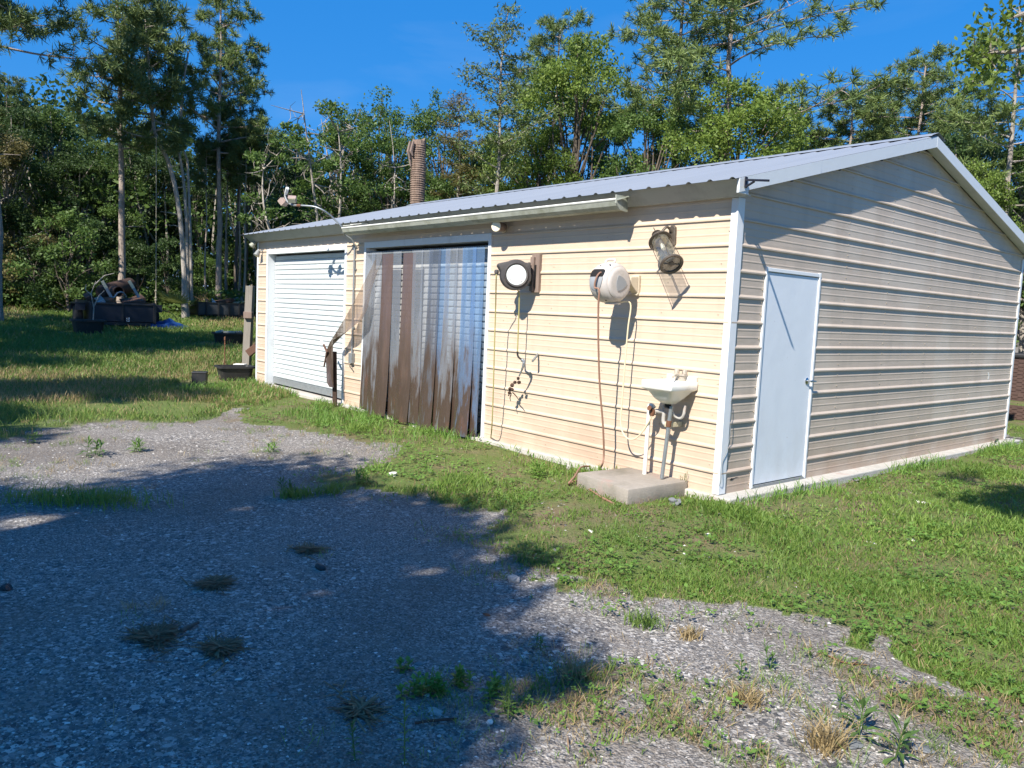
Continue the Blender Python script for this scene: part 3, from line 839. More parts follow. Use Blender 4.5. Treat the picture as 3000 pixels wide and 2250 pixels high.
# beige hose reel, axis along the wall
bc = A(-1.155,-.345,1.895)
bei = thing('hose_reel', 'chalky beige retractable hose reel with grey triangle on its side, on the wall', 'hose reel', tuple(bc))
X = A(1,0,0)
R0 = .195
prof = [(0,-.135),(.09,-.135),(.165,-.118),(.190,-.085),(.198,-.02),(.198,.02),(.190,.075),(.170,.105),(.150,.112)]
body = MB().lathe(bc, X, prof+[(0,.112)], 40, ref=(0,0,1))
part('body', body, M['reelbeige'], bei, smooth=True, angle=50)
part('side_cover', MB().lathe(bc+A(0,.0,-.005), X, [(.152,.105),(.156,.122),(.146,.134),(.12,.139),(0,.141)], 40), M['reelbeige'], bei, smooth=True, angle=40)
tri = []
for k in range(3):
    a0, a1 = math.radians(-0+120*k), math.radians(120*(k+1))
    p0, p1 = A(math.cos(a0),math.sin(a0))*.085, A(math.cos(a1),math.sin(a1))*.085
    for f in np.linspace(0,1,7)[:-1]:
        p = p0*(1-f)+p1*f; n_ = (p0+p1)/2; n_ /= np.linalg.norm(n_)
        p = p + n_*.020*(1-(2*f-1)**2); tri.append((.142, p[0], p[1]-.005))
# apex points away from the mouth, towards the wall
part('triangle_insert', MB().prism([bc+A(*t) for t in tri], (.004,0,0)), M['reelgrey'], bei, bevel=.0015)
fd = lambda el, r, x: bc + A(x, -r*math.cos(math.radians(el)), r*math.sin(math.radians(el)))
def patch(e0, e1, wfun, dr, n=9, m=13):
    V = []
    for i in range(n):
        e = e0+(e1-e0)*i/(n-1); w = wfun(i/(n-1))
        for j in range(m):
            u = (2*j/(m-1)-1); x = u*w-.01
            rr = .198 - max(0, abs(x)-.02)**2*1.0 - (.0 if abs(x) < .085 else (abs(x)-.085)*.5)
            V.append(fd(e, rr+dr, x))
    return MB().grid(V, n, m)
part('mouth', patch(14, 38, lambda f: .092*math.sqrt(max(0,1-(1-min(1,f*1.0+.55))**2))*(1 if f<.75 else math.sqrt(max(0,1-((f-.75)/.25)**2))*.35+.65), .003), M['hole'], bei, smooth=True, fixn=False)
part('mouth_lip', patch(36, 40, lambda f: .095*(1-.35*f), .010, 3), M['reelbeige'], bei, smooth=True, fixn=False)
part('chin_insert', patch(-26, 14, lambda f: .09*math.sqrt(max(0.02,1-(1-f)**2)), .002), M['reelgrey'], bei, smooth=True, fixn=False)
part('handle', MB().tube(curve([bc+A(-.06,-.02,.190), bc+A(-.045,.0,.222), bc+A(.045,.0,.222), bc+A(.06,-.02,.188)], 8), .012, 8), M['reelbeige'], bei, smooth=True)
part('foot', MB().lathe(bc+A(.02,.03,-.190), (0,0,-1), [(.08,0),(.075,.016),(0,.018)], 20), M['reelbeige'], bei, smooth=True)
wb = A(-1.105, 0, 1.905)
mb = MB().prism([(-1.15,-.004,1.99),(-1.06,-.004,1.99),(-1.06,-.004,1.80),(-1.075,-.004,1.785),(-1.15,-.004,1.80)], (0,-.035,0))
mb.prism([(-1.148,-.04,1.975),(-1.148,-.15,1.965),(-1.148,-.15,1.90),(-1.148,-.04,1.81)], (.086,0,0))
part('wall_bracket', mb, M['bracketbeige'], bei, bevel=.008)
part('pivot', MB().tube([bc+A(.03,.13,-.16), bc+A(.03,.13,.15)], .022, 12), M['galv_dull'], bei, smooth=True)
screws_ = MB()
for el, x in ((-30,.03),(-62,.045),(52,-.02),(58,.085)): screws_.lathe(fd(el,.196,x), fd(el,1,0)-bc, [(.008,0),(.008,.004),(0,.006)], 8)
part('case_screws', screws_, M['hole'], bei)['kind'] = 'stuff'
# its brown hose
hm = fd(22, .20, .02)
h0 = ground_hit(1762, 1376); h0[2] = .0
pts = [fd(30,.165,.045), fd(24,.207,.040), fd(8,.226,.028), fd(-14,.228,.012), ony(1755,850,-.565), ony(1753,900,-.55), ony(1753,1000,-.50), ony(1757,1130,-.42), ony(1766,1240,-.34), ony(1769,1330,-.26), ony(1763,1364,-.26)]
g = lambda x,y,dz: (lambda q: q+A(0,0,dz))(ground_hit(x,y))
pts2 = [g(1752,1378,.02), g(1730,1380,.05), g(1700,1398,.10), g(1682,1420,.08), g(1664,1425,.02), g(1690,1415,.02), g(1730,1440,.015), g(1765,1462,.012), g(1800,1478,.006)]
hb = single('garden_hose', MB().tube(curve(pts+pts2, 8), .0095, 8), M['hosebrown'], 'brown rubber hose hanging from the beige reel and curling over the ground', 'hose', smooth=True)
# cream leader hose
pts = [bc+A(.05,.10,-.18), ony(1847,890,-.17), ony(1840,960,-.18), ony(1832,1050,-.18), ony(1822,1180,-.19), ony(1819,1240,-.20), ony(1826,1270,-.21), ony(1842,1286,-.21), ony(1862,1284,-.20), ony(1884,1262,-.19), ony(1905,1228,-.18), ony(1911,1212,-.18)]
single('feed_hose', MB().tube(curve(pts, 8), .0075, 8), M['hosecream'], 'thin cream hose looping from the beige reel to the tap on the white pipe', 'hose', smooth=True)

# black hose reel on a board
bl = A(-2.69,-.255,1.985); axb = A(.86,-.50,0); axb /= np.linalg.norm(axb); sb = A(axb[1],-axb[0],0)  # sb points out from the wall, towards the left
if sb[1] > 0: sb = -sb
blk = thing('hose_reel', 'charcoal black air hose reel with a pale round disc, on a wooden board', 'hose reel', tuple(bl))
def bp(u, v, h): return bl + sb*u + A(0,0,1)*v + axb*h
out = []
for a in range(0, 360, 10):
    r = .172
    t = math.radians(a); u, v = math.cos(t)*r, math.sin(t)*r
    out.append((u, v))
out = [p for p in out if not (p[0] > .06 and p[1] > .03) and not (p[0] < -.10 and p[1] > .02)]
shape = [(math.cos(math.radians(a))*.172, math.sin(math.radians(a))*.172) for a in range(60,128,8)] + [(-.125,.142),(-.140,.150),(-.158,.146),(-.166,.06),(-.175,.0),(-.172,-.06)] + [(math.cos(math.radians(a))*.172, math.sin(math.radians(a))*.172) for a in range(205,356,10)] + [(.172,.02),(.178,.045),(.205,.085),(.208,.105),(.190,.122)]
part('body', MB().prism([bp(u,v,-.075) for u,v in shape], axb*.135), M['reeldark'], blk, bevel=.012, smooth=True, angle=50)
part('rim', MB().lathe(bl, axb, [(.135,.055),(.138,.070),(.130,.078),(.118,.074),(.112,.066)], 40), M['reeldark'], blk, smooth=True, angle=60)
part('disc', MB().lathe(bl, axb, [(.114,.062),(.112,.068),(.05,.070),(.048,.068),(.03,.0695),(0,.0695)], 40), M['reeldisc'], blk, smooth=True, angle=20)
ds = MB()
for a in (45, 140, 228, 318): ds.lathe(bl+sb*.09*math.cos(math.radians(a))+A(0,0,.09*math.sin(math.radians(a))), axb, [(.005,.068),(.005,.072),(0,.073)], 6)
part('disc_screws', ds, M['hole'], blk)['kind'] = 'stuff'
part('bracket', MB().bar(bp(-.15,.11,-.05), A(-2.62,-.05,2.10), .012).bar(bp(-.15,-.10,-.05), A(-2.62,-.05,1.87), .012).box((-2.66,-.055,1.86),(-2.58,-.043,2.11)), M['black'], blk)
part('board', MB().box((-2.665,-.040,1.80),(-2.535,-.002,2.235)).box((-2.655,-.0415,1.815),(-2.60,-.072,2.20)), M['brownwood'], blk, bevel=.004)
bs = bp(.215,.02,.0)
part('ball_stop', MB().lathe(bs+A(0,0,.03), (0,0,-1), [(0,0),(.022,.004),(.028,.025),(.022,.05),(0,.056)], 14), M['reeldark'], blk, smooth=True)
pts = [bs, bs+A(-.002,.0,-.08), ony(1452,900,-.30), ony(1449,1000,-.28), ony(1445,1150,-.24), ony(1441,1250,-.18), g(1437,1297,.05)]
single('air_hose', MB().tube(curve(pts, 8), .0075, 8), M['hoseyellow'], 'long olive yellow air hose hanging straight down beside the strip curtain', 'hose', smooth=True)
pts = [bp(-.03,-.15,0), ony(1521,870,-.20), ony(1519,950,-.19), ony(1516,1030,-.18)]
dh = thing('hose_tail', 'short hose tail under the black reel ending in taped fittings and a blow gun', 'hose', tuple(ony(1516,1030,-.18)))
part('hose', MB().tube(curve(pts, 8), .0075, 8), M['hoseyellow'], dh, smooth=True)
c1 = curve([ony(1516,1030,-.18), ony(1517,1042,-.18), ony(1523,1050,-.18), ony(1530,1054,-.18)], 6)
part('elbow', MB().tube(c1, .011, 8), M['hoseblack'], dh, smooth=True)
c2 = curve([ony(1530,1054,-.18), ony(1535,1060,-.18), ony(1533,1072,-.18), ony(1527,1088,-.175), ony(1521,1102,-.17)], 6)
part('taped_joint', MB().tube(c2, np.linspace(.022,.008,len(c2))*(1+.15*np.sin(np.arange(len(c2))*1.7)), 8), M['galv'], dh, smooth=True)
fit = MB()
for (px, py, r) in ((1518,1107,.020),(1519,1120,.024),(1507,1120,.022),(1500,1130,.026),(1494,1138,.024),(1502,1142,.022),(1493,1150,.022)):
    P = ony(px,py,-.17+.01*math.sin(px)); d = A(math.sin(px),math.cos(py),math.sin(py*2)); 
    fit.lathe(P-d/np.linalg.norm(d)*r, d, [(0,0),(r*.8,.0),(r*.9,r),(r*.6,r*1.4),(0,r*1.9)], 7)
part('fittings', fit, M['darkrust'], dh, smooth=True, angle=30)
cl = MB()
for P in (((1498,1152),(1494,1166),(1496,1176)),((1502,1150),(1512,1160),(1520,1172)),((1492,1154),(1489,1160),(1492,1160))):
    cl.tube([ony(a,b,-.16) for a,b in P], [.007,.006,.004], 6)
part('trigger', cl, M['darkrust'], dh)
# bent hook
single('hook_pin', MB().tube([ony(1577,1035,0)+A(0,.0,0), ony(1570,1046,-.07), ony(1560,1058,-.15)], [.012,.013,.013], 8), M['galv_dull'], 'bare grey metal pin sticking out of the wall between the two reels', 'pin')
# round speaker / lamp by the curtain
sp = thing('round_lamp', 'small round cream wall lamp under the gutter beside the strip curtain', 'wall lamp', (-3.20,0,2.56))
part('base', MB().lathe((-3.225,0,2.565),(0,-1,0),[(.0,.002),(.062,.002),(.064,.03),(.055,.04),(0,.04)],24), M['bracketbeige'], sp, smooth=True)
dirs = A(.35,-.93,-.04); dirs /= np.linalg.norm(dirs)
part('housing', MB().lathe((-3.20,-.035,2.562),dirs,[(.045,0),(.052,.02),(.060,.16),(.066,.165),(.066,.18)],28), M['brownwood'], sp, smooth=True, angle=30)
part('lens', MB().lathe((-3.20,-.035,2.562),dirs,[(.064,.172),(.060,.186),(.0,.194)],28), M['lampglass'], sp, smooth=True, angle=60)

# flood light on its conduit
cy = -6.80
fl = thing('flood_light', 'twin flood light on a long bent conduit rising past the left end of the gutter', 'flood light', (cy,-.03,.64))
lampP = ony(846,597,-.86)
cp = [A(cy,-.03,.82), A(cy,-.032,1.6), A(cy,-.03,2.40), A(cy,-.035,2.47), A(cy-.01,-.08,2.56), A(cy-.05,-.20,2.64), ony(1004,668,-.29), ony(975,638,-.42), ony(948,617,-.56), ony(922,606,-.66), ony(897,603,-.74), ony(880,602,-.79)]
part('conduit', MB().tube(curve(cp, 8), .0135, 10), M['galv'], fl, smooth=True)
part('coupling', MB().tube([ony(882,602,-.785), ony(871,602,-.815)], .022, 10), M['rust'], fl, smooth=True)
part('gooseneck', MB().tube(curve([ony(872,602,-.815), ony(855,600,-.83), ony(842,590,-.85), ony(836,578,-.86), ony(835,570,-.86)],6), .016, 10), M['galv_dull'], fl, smooth=True)
j = MB().box((cy-.05,-.065,.66),(cy+.05,-.004,.82)); part('junction_box', j, M['galv_dull'], fl, bevel=.006)
part('cable_stub', MB().tube(curve([A(cy,-.03,.66),A(cy-.02,-.05,.62),A(cy+.02,-.06,.60),A(cy+.05,-.05,.57)],5),.008,6), M['black'], fl)
part('conduit_strap', MB().box((cy-.04,-.022,2.10),(cy+.04,-.012,2.125)).box((cy-.04,-.022,2.44),(cy+.04,-.012,2.462)).box((cy-.04,-.022,1.2),(cy+.04,-.012,1.225)), M['galv_dull'], fl)
def lamp_head(px, py, w, h, d, tilt, yaw):
    c = ony(px, py, -.86); f = A(math.sin(yaw)*math.cos(tilt), -math.cos(yaw)*math.cos(tilt), -math.sin(tilt)); f /= np.linalg.norm(f)
    r = np.cross(f, A(0,0,1)); r /= np.linalg.norm(r); u = np.cross(r, f)
    mb = MB().obox(c, r*w/2, u*h/2, f*d/2).obox(c-f*d*.62, r*w*.36, u*h*.36, f*d*.14)
    for i in range(4): mb.obox(c-f*d*.55+u*h*(.3-.2*i), r*w*.30, u*.004, f*d*.22)
    o = part('lamp_head', mb, M['lamppink'], fl, bevel=.006)
    part('lens', MB().obox(c+f*(d/2+.002), r*w*.42, u*h*.40, f*.003), M['lampglass'], o)
lamp_head(830, 592, .14, .10, .08, .75, -.9)
lamp_head(856, 584, .12, .09, .07, .75, 1.0)
part('photocell', MB().tube([ony(836,571,-.86), ony(838,564,-.86), ony(842,551,-.87)], [.012,.024,.026], 10), M['whiteplastic'], fl, smooth=True, angle=30)

# two little security lamps at the far corner
for i, (px, py, lb) in enumerate(((742,716,'small grey lamp tucked under the eave at the far corner, the upper of two'), (754,742,'small dark lamp on the wall at the far corner, below another lamp'))):
    P = ony(px, py, -.10)
    t = thing('corner_lamp', lb, 'wall lamp', tuple(P), 'lamps at the far corner of the workshop')
    f = A(-.35,-.6,-.75) if i == 0 else A(.1,-.45,-.9); f /= np.linalg.norm(f)
    part('housing', MB().lathe(P-f*.06, f, [(0,0),(.035,.005),(.045,.05),(.060,.11),(.056,.115)], 14), M['gutter'] if i == 0 else M['galv_dull'], t, smooth=True)
    part('lens', MB().lathe(P-f*.06, f, [(.054,.108),(.03,.122),(0,.125)], 14), M['lampglass'], t, smooth=True)
    part('arm', MB().bar(P-f*.05, A(P[0]+.05,-.004,P[2]+.06), .018), M['galv_dull'], t)

# sink
sx0, sx1, sy, sz0, sz1 = -.645, -.290, -.40, .925, 1.005
sk = thing('wall_sink', 'small white porcelain sink fixed to the wall above a concrete pad', 'sink', ((sx0+sx1)/2, -.2, .62))
V = []
def ringrect(x0,x1,y0,y1,z,n=6,rad=.03):
    P = []
    for cx,cy_,a0 in ((x1-rad,y1-rad,0),(x0+rad,y1-rad,90),(x0+rad,y0+rad,180),(x1-rad,y0+rad,270)):
        for k in range(n):
            a = math.radians(a0+90*k/(n-1)); P.append((cx+rad*math.cos(a), cy_+rad*math.sin(a), z))
    return P
rings = [ringrect(sx0+.115,sx1-.115,sy+.14,-.14,.79,6,.05), ringrect(sx0+.07,sx1-.07,sy+.08,-.09,.84,6,.05), ringrect(sx0+.03,sx1-.03,sy+.045,-.03,.905,6,.04), ringrect(sx0+.004,sx1-.004,sy+.006,-.006,sz0,6,.02), ringrect(sx0,sx1,sy,-.004,sz0+.006,6,.018), ringrect(sx0,sx1,sy,-.004,sz1-.008,6,.018), ringrect(sx0+.008,sx1-.008,sy+.008,-.010,sz1,6,.018), ringrect(sx0+.035,sx1-.035,sy+.035,-.12,sz1-.004,6,.05), ringrect(sx0+.05,sx1-.05,sy+.05,-.13,sz1-.06,6,.05), ringrect(sx0+.12,sx1-.12,sy+.12,-.16,.86,6,.03)]
n = len(rings[0]); mb = MB()
F = [(i*n+j, i*n+(j+1)%n, (i+1)*n+(j+1)%n, (i+1)*n+j) for i in range(len(rings)-1) for j in range(n)] + [tuple(range(n)), tuple((len(rings)-1)*n+j for j in range(n))]
mb.add(np.concatenate([np.array(r_) for r_ in rings]), F)
part('basin', mb, M['porcelain'], sk, smooth=True, angle=50)
part('backsplash', MB().box((sx0+.01,-.045,sz1-.004),(sx1-.01,-.004,sz1+.045)), M['porcelain'], sk, bevel=.008)
fc = A((sx0+sx1)/2+.02,-.075,sz1)
fa_ = MB().box(tuple(fc+A(-.065,-.03,.045)), tuple(fc+A(.065,.02,.062)))
for s in (-1,1): fa_.lathe(fc+A(.045*s,0,.060),(0,0,1),[(.024,0),(.026,.02),(.022,.042),(0,.044)],8)
fa_.tube(curve([fc+A(0,-.01,.05), fc+A(-.01,-.07,.055), fc+A(-.015,-.10,.03)],5), .013, 8)
fa_.box(tuple(fc+A(-.05,-.02,-.002)), tuple(fc+A(.05,.015,.048)))
part('faucet', fa_, M['faucet'], sk, smooth=True, angle=30)
bx = (sx0+sx1)/2; 
part('drain_collar', MB().tube([A(bx,-.21,.80),A(bx,-.21,.745)], .030, 12), M['hole'], sk, smooth=True)
dp = ony(1940,1383,-.20)
part('drain_pipe', MB().tube([A(bx+.002,-.21,.76), ony(1967,1190,-.205), ony(1960,1237,-.20), ony(1952,1300,-.20), dp+A(0,0,-.06)], .0185, 12), M['galv'], sk, smooth=True)
part('pipe_joint', MB().tube([ony(1960,1232,-.20), ony(1958,1250,-.20)], .025, 12), M['rust'], sk, smooth=True)
part('stay_block', MB().box((-.50,-.20,.565),(-.445,-.004,.612)), M['palewood'], sk, bevel=.004)
tr = MB().tube(curve([A(bx+.02,-.18,.72), A(bx+.04,-.14,.67), A(bx+.09,-.12,.66), A(bx+.12,-.12,.70), A(bx+.12,-.11,.78)], 6), .014, 8)
tr.tube(curve([A(bx-.01,-.18,.76), A(bx-.08,-.15,.77), A(bx-.10,-.14,.74), A(bx-.10,-.14,.63), A(bx-.08,-.14,.60), A(bx-.02,-.16,.60)], 6), .013, 8)
part('supply_pipes', tr, M['pvcgrey'], sk, smooth=True)
# white stand pipe with a tap
pv = thing('stand_pipe', 'upright white plastic water pipe with a rusty tap left of the sink', 'water pipe', tuple(ony(1890,1372,-.16)))
pt, pb = ony(1902,1195,-.16), ony(1889,1372,-.16)
part('pipe', MB().tube([pb+A(0,0,-.06), pt], .0205, 12), M['pvc'], pv, smooth=True)
part('elbow', MB().tube(curve([pt+A(0,0,-.01), pt+A(.004,0,.018), pt+A(.03,.0,.026), pt+A(.055,.0,.004)],6), .024, 12), M['pvc'], pv, smooth=True)
tp = MB().lathe(pt+A(.05,-.01,-.02),(0,0,-1),[(.0,-.02),(.022,-.01),(.026,.02),(.018,.05),(0,.055)],9)
tp.lathe(pt+A(.05,-.03,-.0),(0,-1,.3),[(.01,0),(.01,.02),(.026,.024),(.026,.032),(0,.034)],8)
tp.tube([pt+A(.05,-.0,-.02), pt+A(.17,0,-.015)], .014, 8)
part('tap', tp, M['rust'], pv, smooth=True, angle=30)
part('fitting', MB().tube([pt+A(.09,0,-.018), pt+A(.17,0,-.015)], .021, 10).tube(curve([pt+A(.165,0,-.015),pt+A(.18,0,-.03),pt+A(.18,0,-.10),pt+A(.20,0,-.13),pt+A(.25,.0,-.13)],5), .019, 10), M['pvcgrey'], pv, smooth=True)
# concrete pad
P4 = [onz(*p, .068)[:2] for p in ((1690,1384),(1842,1368),(2017,1408),(1840,1434))]
poly = [tuple(p_)+(0,) for p_ in P4]
mb = MB().prism([(a,b,-.11) for a,b,_ in poly], (0,0,.178))
single('concrete_pad', mb, M['concrete'], 'thick worn concrete pad on the ground below the sink', 'concrete pad', bevel=.02, smooth=True)
# bracket arm on the rake fascia
ba = onx(2185,527,RK+.01)
ar = thing('flag_bracket', 'black metal arm bracket on the white corner of the roof edge', 'bracket', tuple(ba))
tip = onx(2252, 529, RK+.34)
part('plate', MB().box((RK+.005,ba[1]-.012,ba[2]-.065),(RK+.014,ba[1]+.028,ba[2]+.028)), M['blacksteel'], ar, bevel=.004)
part('arm', MB().bar(ba, tip, .020, .018).bar(ba+A(.0,0,-.06), ba*.62+tip*.38+A(0,0,-.012), .018, .014), M['blacksteel'], ar, bevel=.003)
# thin wire at the corner
pts = [A(.03,.06,.86)+A(0,.0,0), A(.035,.075,.60), A(.03,.05,.42), A(.025,.0,.30), A(.028,-.02,.1), g(2085,1447,.02)]
single('corner_wire', MB().tube(curve(pts, 8), .0028, 5), M['galv_dull'], 'thin loose wire dangling down the near corner post', 'wire')

# ------------------------------------------------------------------ things standing in the yard
# rusty post
pb = onz(982,1192,-.05); pbx, pby = pb[0], pb[1]
pp = ony(980,1030,pby)
single('steel_post', MB().obox(((pbx+pp[0])/2,pby,(pp[2]-.25)/2), A(.024,-.02,0), A(.02,.024,0), A((pp[0]-pbx)/2,0,(pp[2]+.25)/2)), M['darkrust'], 'dark rusted steel post standing in front of the rolling door', 'post', bevel=.003)
s0, s1 = ony(938,990,-.27), ony(958,1030,-.27)
stk = thing('stick', 'short stick with a white taped tip wedged in the pulled-aside strip', 'stick', tuple(s1))
part('shaft', MB().tube([s0*.5+s1*.5, s1, ony(949,1075,-.25)], [.017,.019,.012], 7), M['rotwood'], stk)
part('tip', MB().tube([s0, s0*.5+s1*.5], [.021,.018], 7), M['whiteplastic'], stk)

def px_thing_base(px, py): return ground_hit(px, py)
# plank leaning at the far corner with brackets
pl = thing('leaning_plank', 'tall weathered grey plank leaning beside the far corner of the workshop', 'plank', tuple(ground_hit(722,1085)))
bb = ground_hit(722,1086); d0 = math.hypot(bb[0]-CPOS[0], bb[1]-CPOS[1])
tt = at_d(734, 838, d0)
dd = tt-bb; rr_ = A(CR[0],CR[1],0); rr_ /= np.linalg.norm(rr_); fw = A(-rr_[1],rr_[0],0)
part('plank', MB().obox((bb+tt)/2, rr_*.075, fw*.09, dd/2), M['oldwood'], pl, bevel=.006)
q = bb+dd*.66
part('block', MB().obox(q+rr_*.02-fw*.10, rr_*.09, fw*.07, A(0,0,.07)), M['brownwood'], pl, bevel=.01)
q = bb+dd*.25
part('bracket', MB().obox(q+rr_*.13-fw*.05, rr_*.10+A(0,0,.08), fw*.06, A(0,0,.06)-rr_*.05), M['rotwood'], pl, bevel=.01)
# tubs
def tub(px, py, w, h, dpt, label, name='planter_tub', cat='planter', mat='blackplastic', tilt=.2, extra=None):
    b = ground_hit(px, py)
    t = thing(name, label, cat, tuple(b))
    dv = np.array([b[0]-CPOS[0], b[1]-CPOS[1], 0]); dv /= np.linalg.norm(dv); rt = A(dv[1],-dv[0],0)
    c, s = math.cos(tilt), math.sin(tilt); r1, f1 = rt*c+dv*s, dv*c-rt*s
    def rg(kw, z, n=5, rad=.12):
        P = []
        for sx, sy, a0 in ((1,1,0),(-1,1,90),(-1,-1,180),(1,-1,270)):
            for k in range(n):
                a = math.radians(a0+90*k/(n-1))
                P.append(b + r1*(sx*(w/2*kw-rad*w)+rad*w*math.cos(a)) + f1*(sy*(dpt/2*kw-rad*dpt)+rad*dpt*math.sin(a)) + A(0,0,z))
        return P
    rs = [rg(.80,-.02), rg(.94,h*.86), rg(1.06,h*.87), rg(1.06,h), rg(.92,h), rg(.80,h*.30)]
    n = len(rs[0]); F = [(i*n+j,i*n+(j+1)%n,(i+1)*n+(j+1)%n,(i+1)*n+j) for i in range(5) for j in range(n)] + [tuple(5*n+j for j in range(n)), tuple(range(n))]
    part('tub', MB().add(np.concatenate([np.array(x) for x in rs]), F), M[mat], t, smooth=True, angle=40)
    return t, b, r1, f1
t, b, r1, f1 = tub(688, 1112, .66, .27, .5, 'wide black plastic tub with a thin rod beside the far corner')
single('garden_stake', MB().tube([ground_hit(658,1090), ground_hit(658,1090)+A(0,0,.70)], .012, 6).tube([ground_hit(658,1090)+A(-.03,0,.60), ground_hit(658,1090)+A(.03,0,.60)], .010, 6).lathe(ground_hit(658,1090)+A(0,0,.66),(0,0,1),[(0,0),(.02,.01),(.02,.08),(0,.09)],8), M['rust'], 'thin rusty rod upright in the grass behind the wide black tub', 'stake')
bb2 = ground_hit(703,1092)
single('white_block', MB().obox(bb2+A(0,0,.10), rr_*.12, fw*.10, A(0,0,.09)), M['paper'], 'white block in the grass against the foot of the plank', 'block', bevel=.02)
b = ground_hit(585, 1128)
single('small_pot', MB().obox(b+A(0,0,.115), rr_*.12+fw*.03, fw*.12-rr_*.03, A(0,0,.12)).obox(b+A(.0,0,.232), rr_*.128+fw*.03, fw*.128-rr_*.03, A(0,0,.012)), M['blackplastic'], 'small square black pot on the grass left of the wide tub', 'plant pot', bevel=.01)
t, b, r1, f1 = tub(670, 1006, .82, .30, .6, 'black crate of scrap in the shaded grass behind the leaning plank', 'crate', 'crate', 'black', .1)
part('scrap', MB().obox(b+A(0,0,.31), r1*.15, f1*.15, A(0,0,.03)).obox(b+r1*.25+A(0,0,.30), r1*.09, f1*.12, A(.02,0,.05)).obox(b-r1*.25+A(0,0,.32), r1*.10+A(0,0,.03), f1*.08, A(0,0,.03)), M['gutter'], t, bevel=.01)
t, b, r1, f1 = tub(258, 976, .78, .38, .7, 'black pot with a bare sapling in the grass before the dump trailer')
sap = MB()
for P in ([(0,0,0),(.03,0,.5),(-.04,0,.9),(.08,0,1.25)], [(.03,0,.55),(.16,0,.85),(.30,0,1.0)], [(-.02,0,.85),(-.18,0,1.0),(-.16,0,1.15)], [(.05,0,1.15),(.3,0,1.42),(.55,0,1.5)]):
    sap.tube([b+r1*(p[0]+.12)+A(0,0,p[2]+.2) for p in P], np.linspace(.020,.008,len(P)), 6)
part('sapling', sap, M['barkgrey'], t)

# dump trailer
b = ground_hit(352, 962)
dt = thing('dump_trailer', 'dark navy dump trailer seen from behind, heaped with scrap under the tall pine', 'trailer', tuple(b))
dv = np.array([b[0]-CPOS[0], b[1]-CPOS[1], 0]); D_ = np.linalg.norm(dv); dv /= D_; rt = A(dv[1],-dv[0],0)
rt = rt*.985+dv*.17; dv = A(-rt[1],rt[0],0)
mpp = D_/CF
def tp_(px, py, back=0.): # a point on the trailer's rear plane
    return b + rt*((px-352)*mpp) + A(0,0,(962-py)*mpp) + dv*back
def slabp(p0, p1, thick, back=0.):
    a, c = tp_(*p0, back), tp_(*p1, back)
    ctr = (a+c)/2 + dv*thick/2
    return ctr, rt*abs((c-a)@rt)/2, dv*thick/2, A(0,0,abs(c[2]-a[2])/2)
body = MB().obox(*slabp((285,900),(438,945),.06))
part('tailgate', body, M['trailer'], dt, bevel=.015)
part('side_panel', MB().obox(*slabp((282,893),(287,945),3.0,.06)), M['trailer'], dt)
part('side_panel', MB().obox(*slabp((435,893),(440,945),3.0,.06)), M['trailer'], dt)
part('floor', MB().obox(*slabp((287,940),(435,947),3.0,.07)), M['trailer'], dt)
part('tailgate_frame', MB().obox(*slabp((283,896),(440,901),.10,-.03)).obox(*slabp((283,896),(289,948),.10,-.032)).obox(*slabp((433,896),(440,948),.10,-.032)).obox(*slabp((356,900),(361,946),.09,-.02)), M['black'], dt, bevel=.01)
part('bumper', MB().obox(*slabp((300,946),(425,954),.14,-.06)), M['black'], dt)
for px in (264, 450):
    c = tp_(px, 938, .9)
    w = part('wheel', MB().lathe(c-rt*.11, rt, [(.19,0),(.34,.01),(.37,.05),(.37,.17),(.34,.21),(.19,.22)], 24), M['tyre'], dt, smooth=True, angle=40)
    part('rim', MB().lathe(c-rt*.12, rt, [(0,.02),(.10,.015),(.19,.03),(.19,.21),(.10,.225),(0,.22)], 16), M['galv_dull'], w, smooth=True, angle=40)
    part('fender', MB().obox(c+A(0,0,.43), rt*.13, dv*.55, A(0,0,.02)).obox(c+A(0,0,.33)+dv*.53, rt*.13, dv*.02, A(0,0,.10)).obox(c+A(0,0,.33)-dv*.53, rt*.13, dv*.02, A(0,0,.10)), M['trailer'], dt)
lp = MB().obox(*slabp((364,930),(375,944),.012,-.08)); pl_ = part('number_plate', lp, M['trailer'], dt)
mk = MB()
for a, c in (((366,934),(368,937)),((371,933),(373,937)),((366,938.5),(373,939.5)),((366,942.5),(373,943.5)),((366,938.5),(367,943.5)),((372,938.5),(373,943.5))): mk.obox(*slabp(a, c, .006, -.088))
part('plate_marks', mk, M['whiteplastic'], pl_)['kind'] = 'stuff'
part('stand_leg', MB().obox(*slabp((365,954),(368,968),.05,.05)), M['rust'], dt)
part('stand_leg', MB().obox(*slabp((382,953),(386,964),.05,.05)), M['rust'], dt)
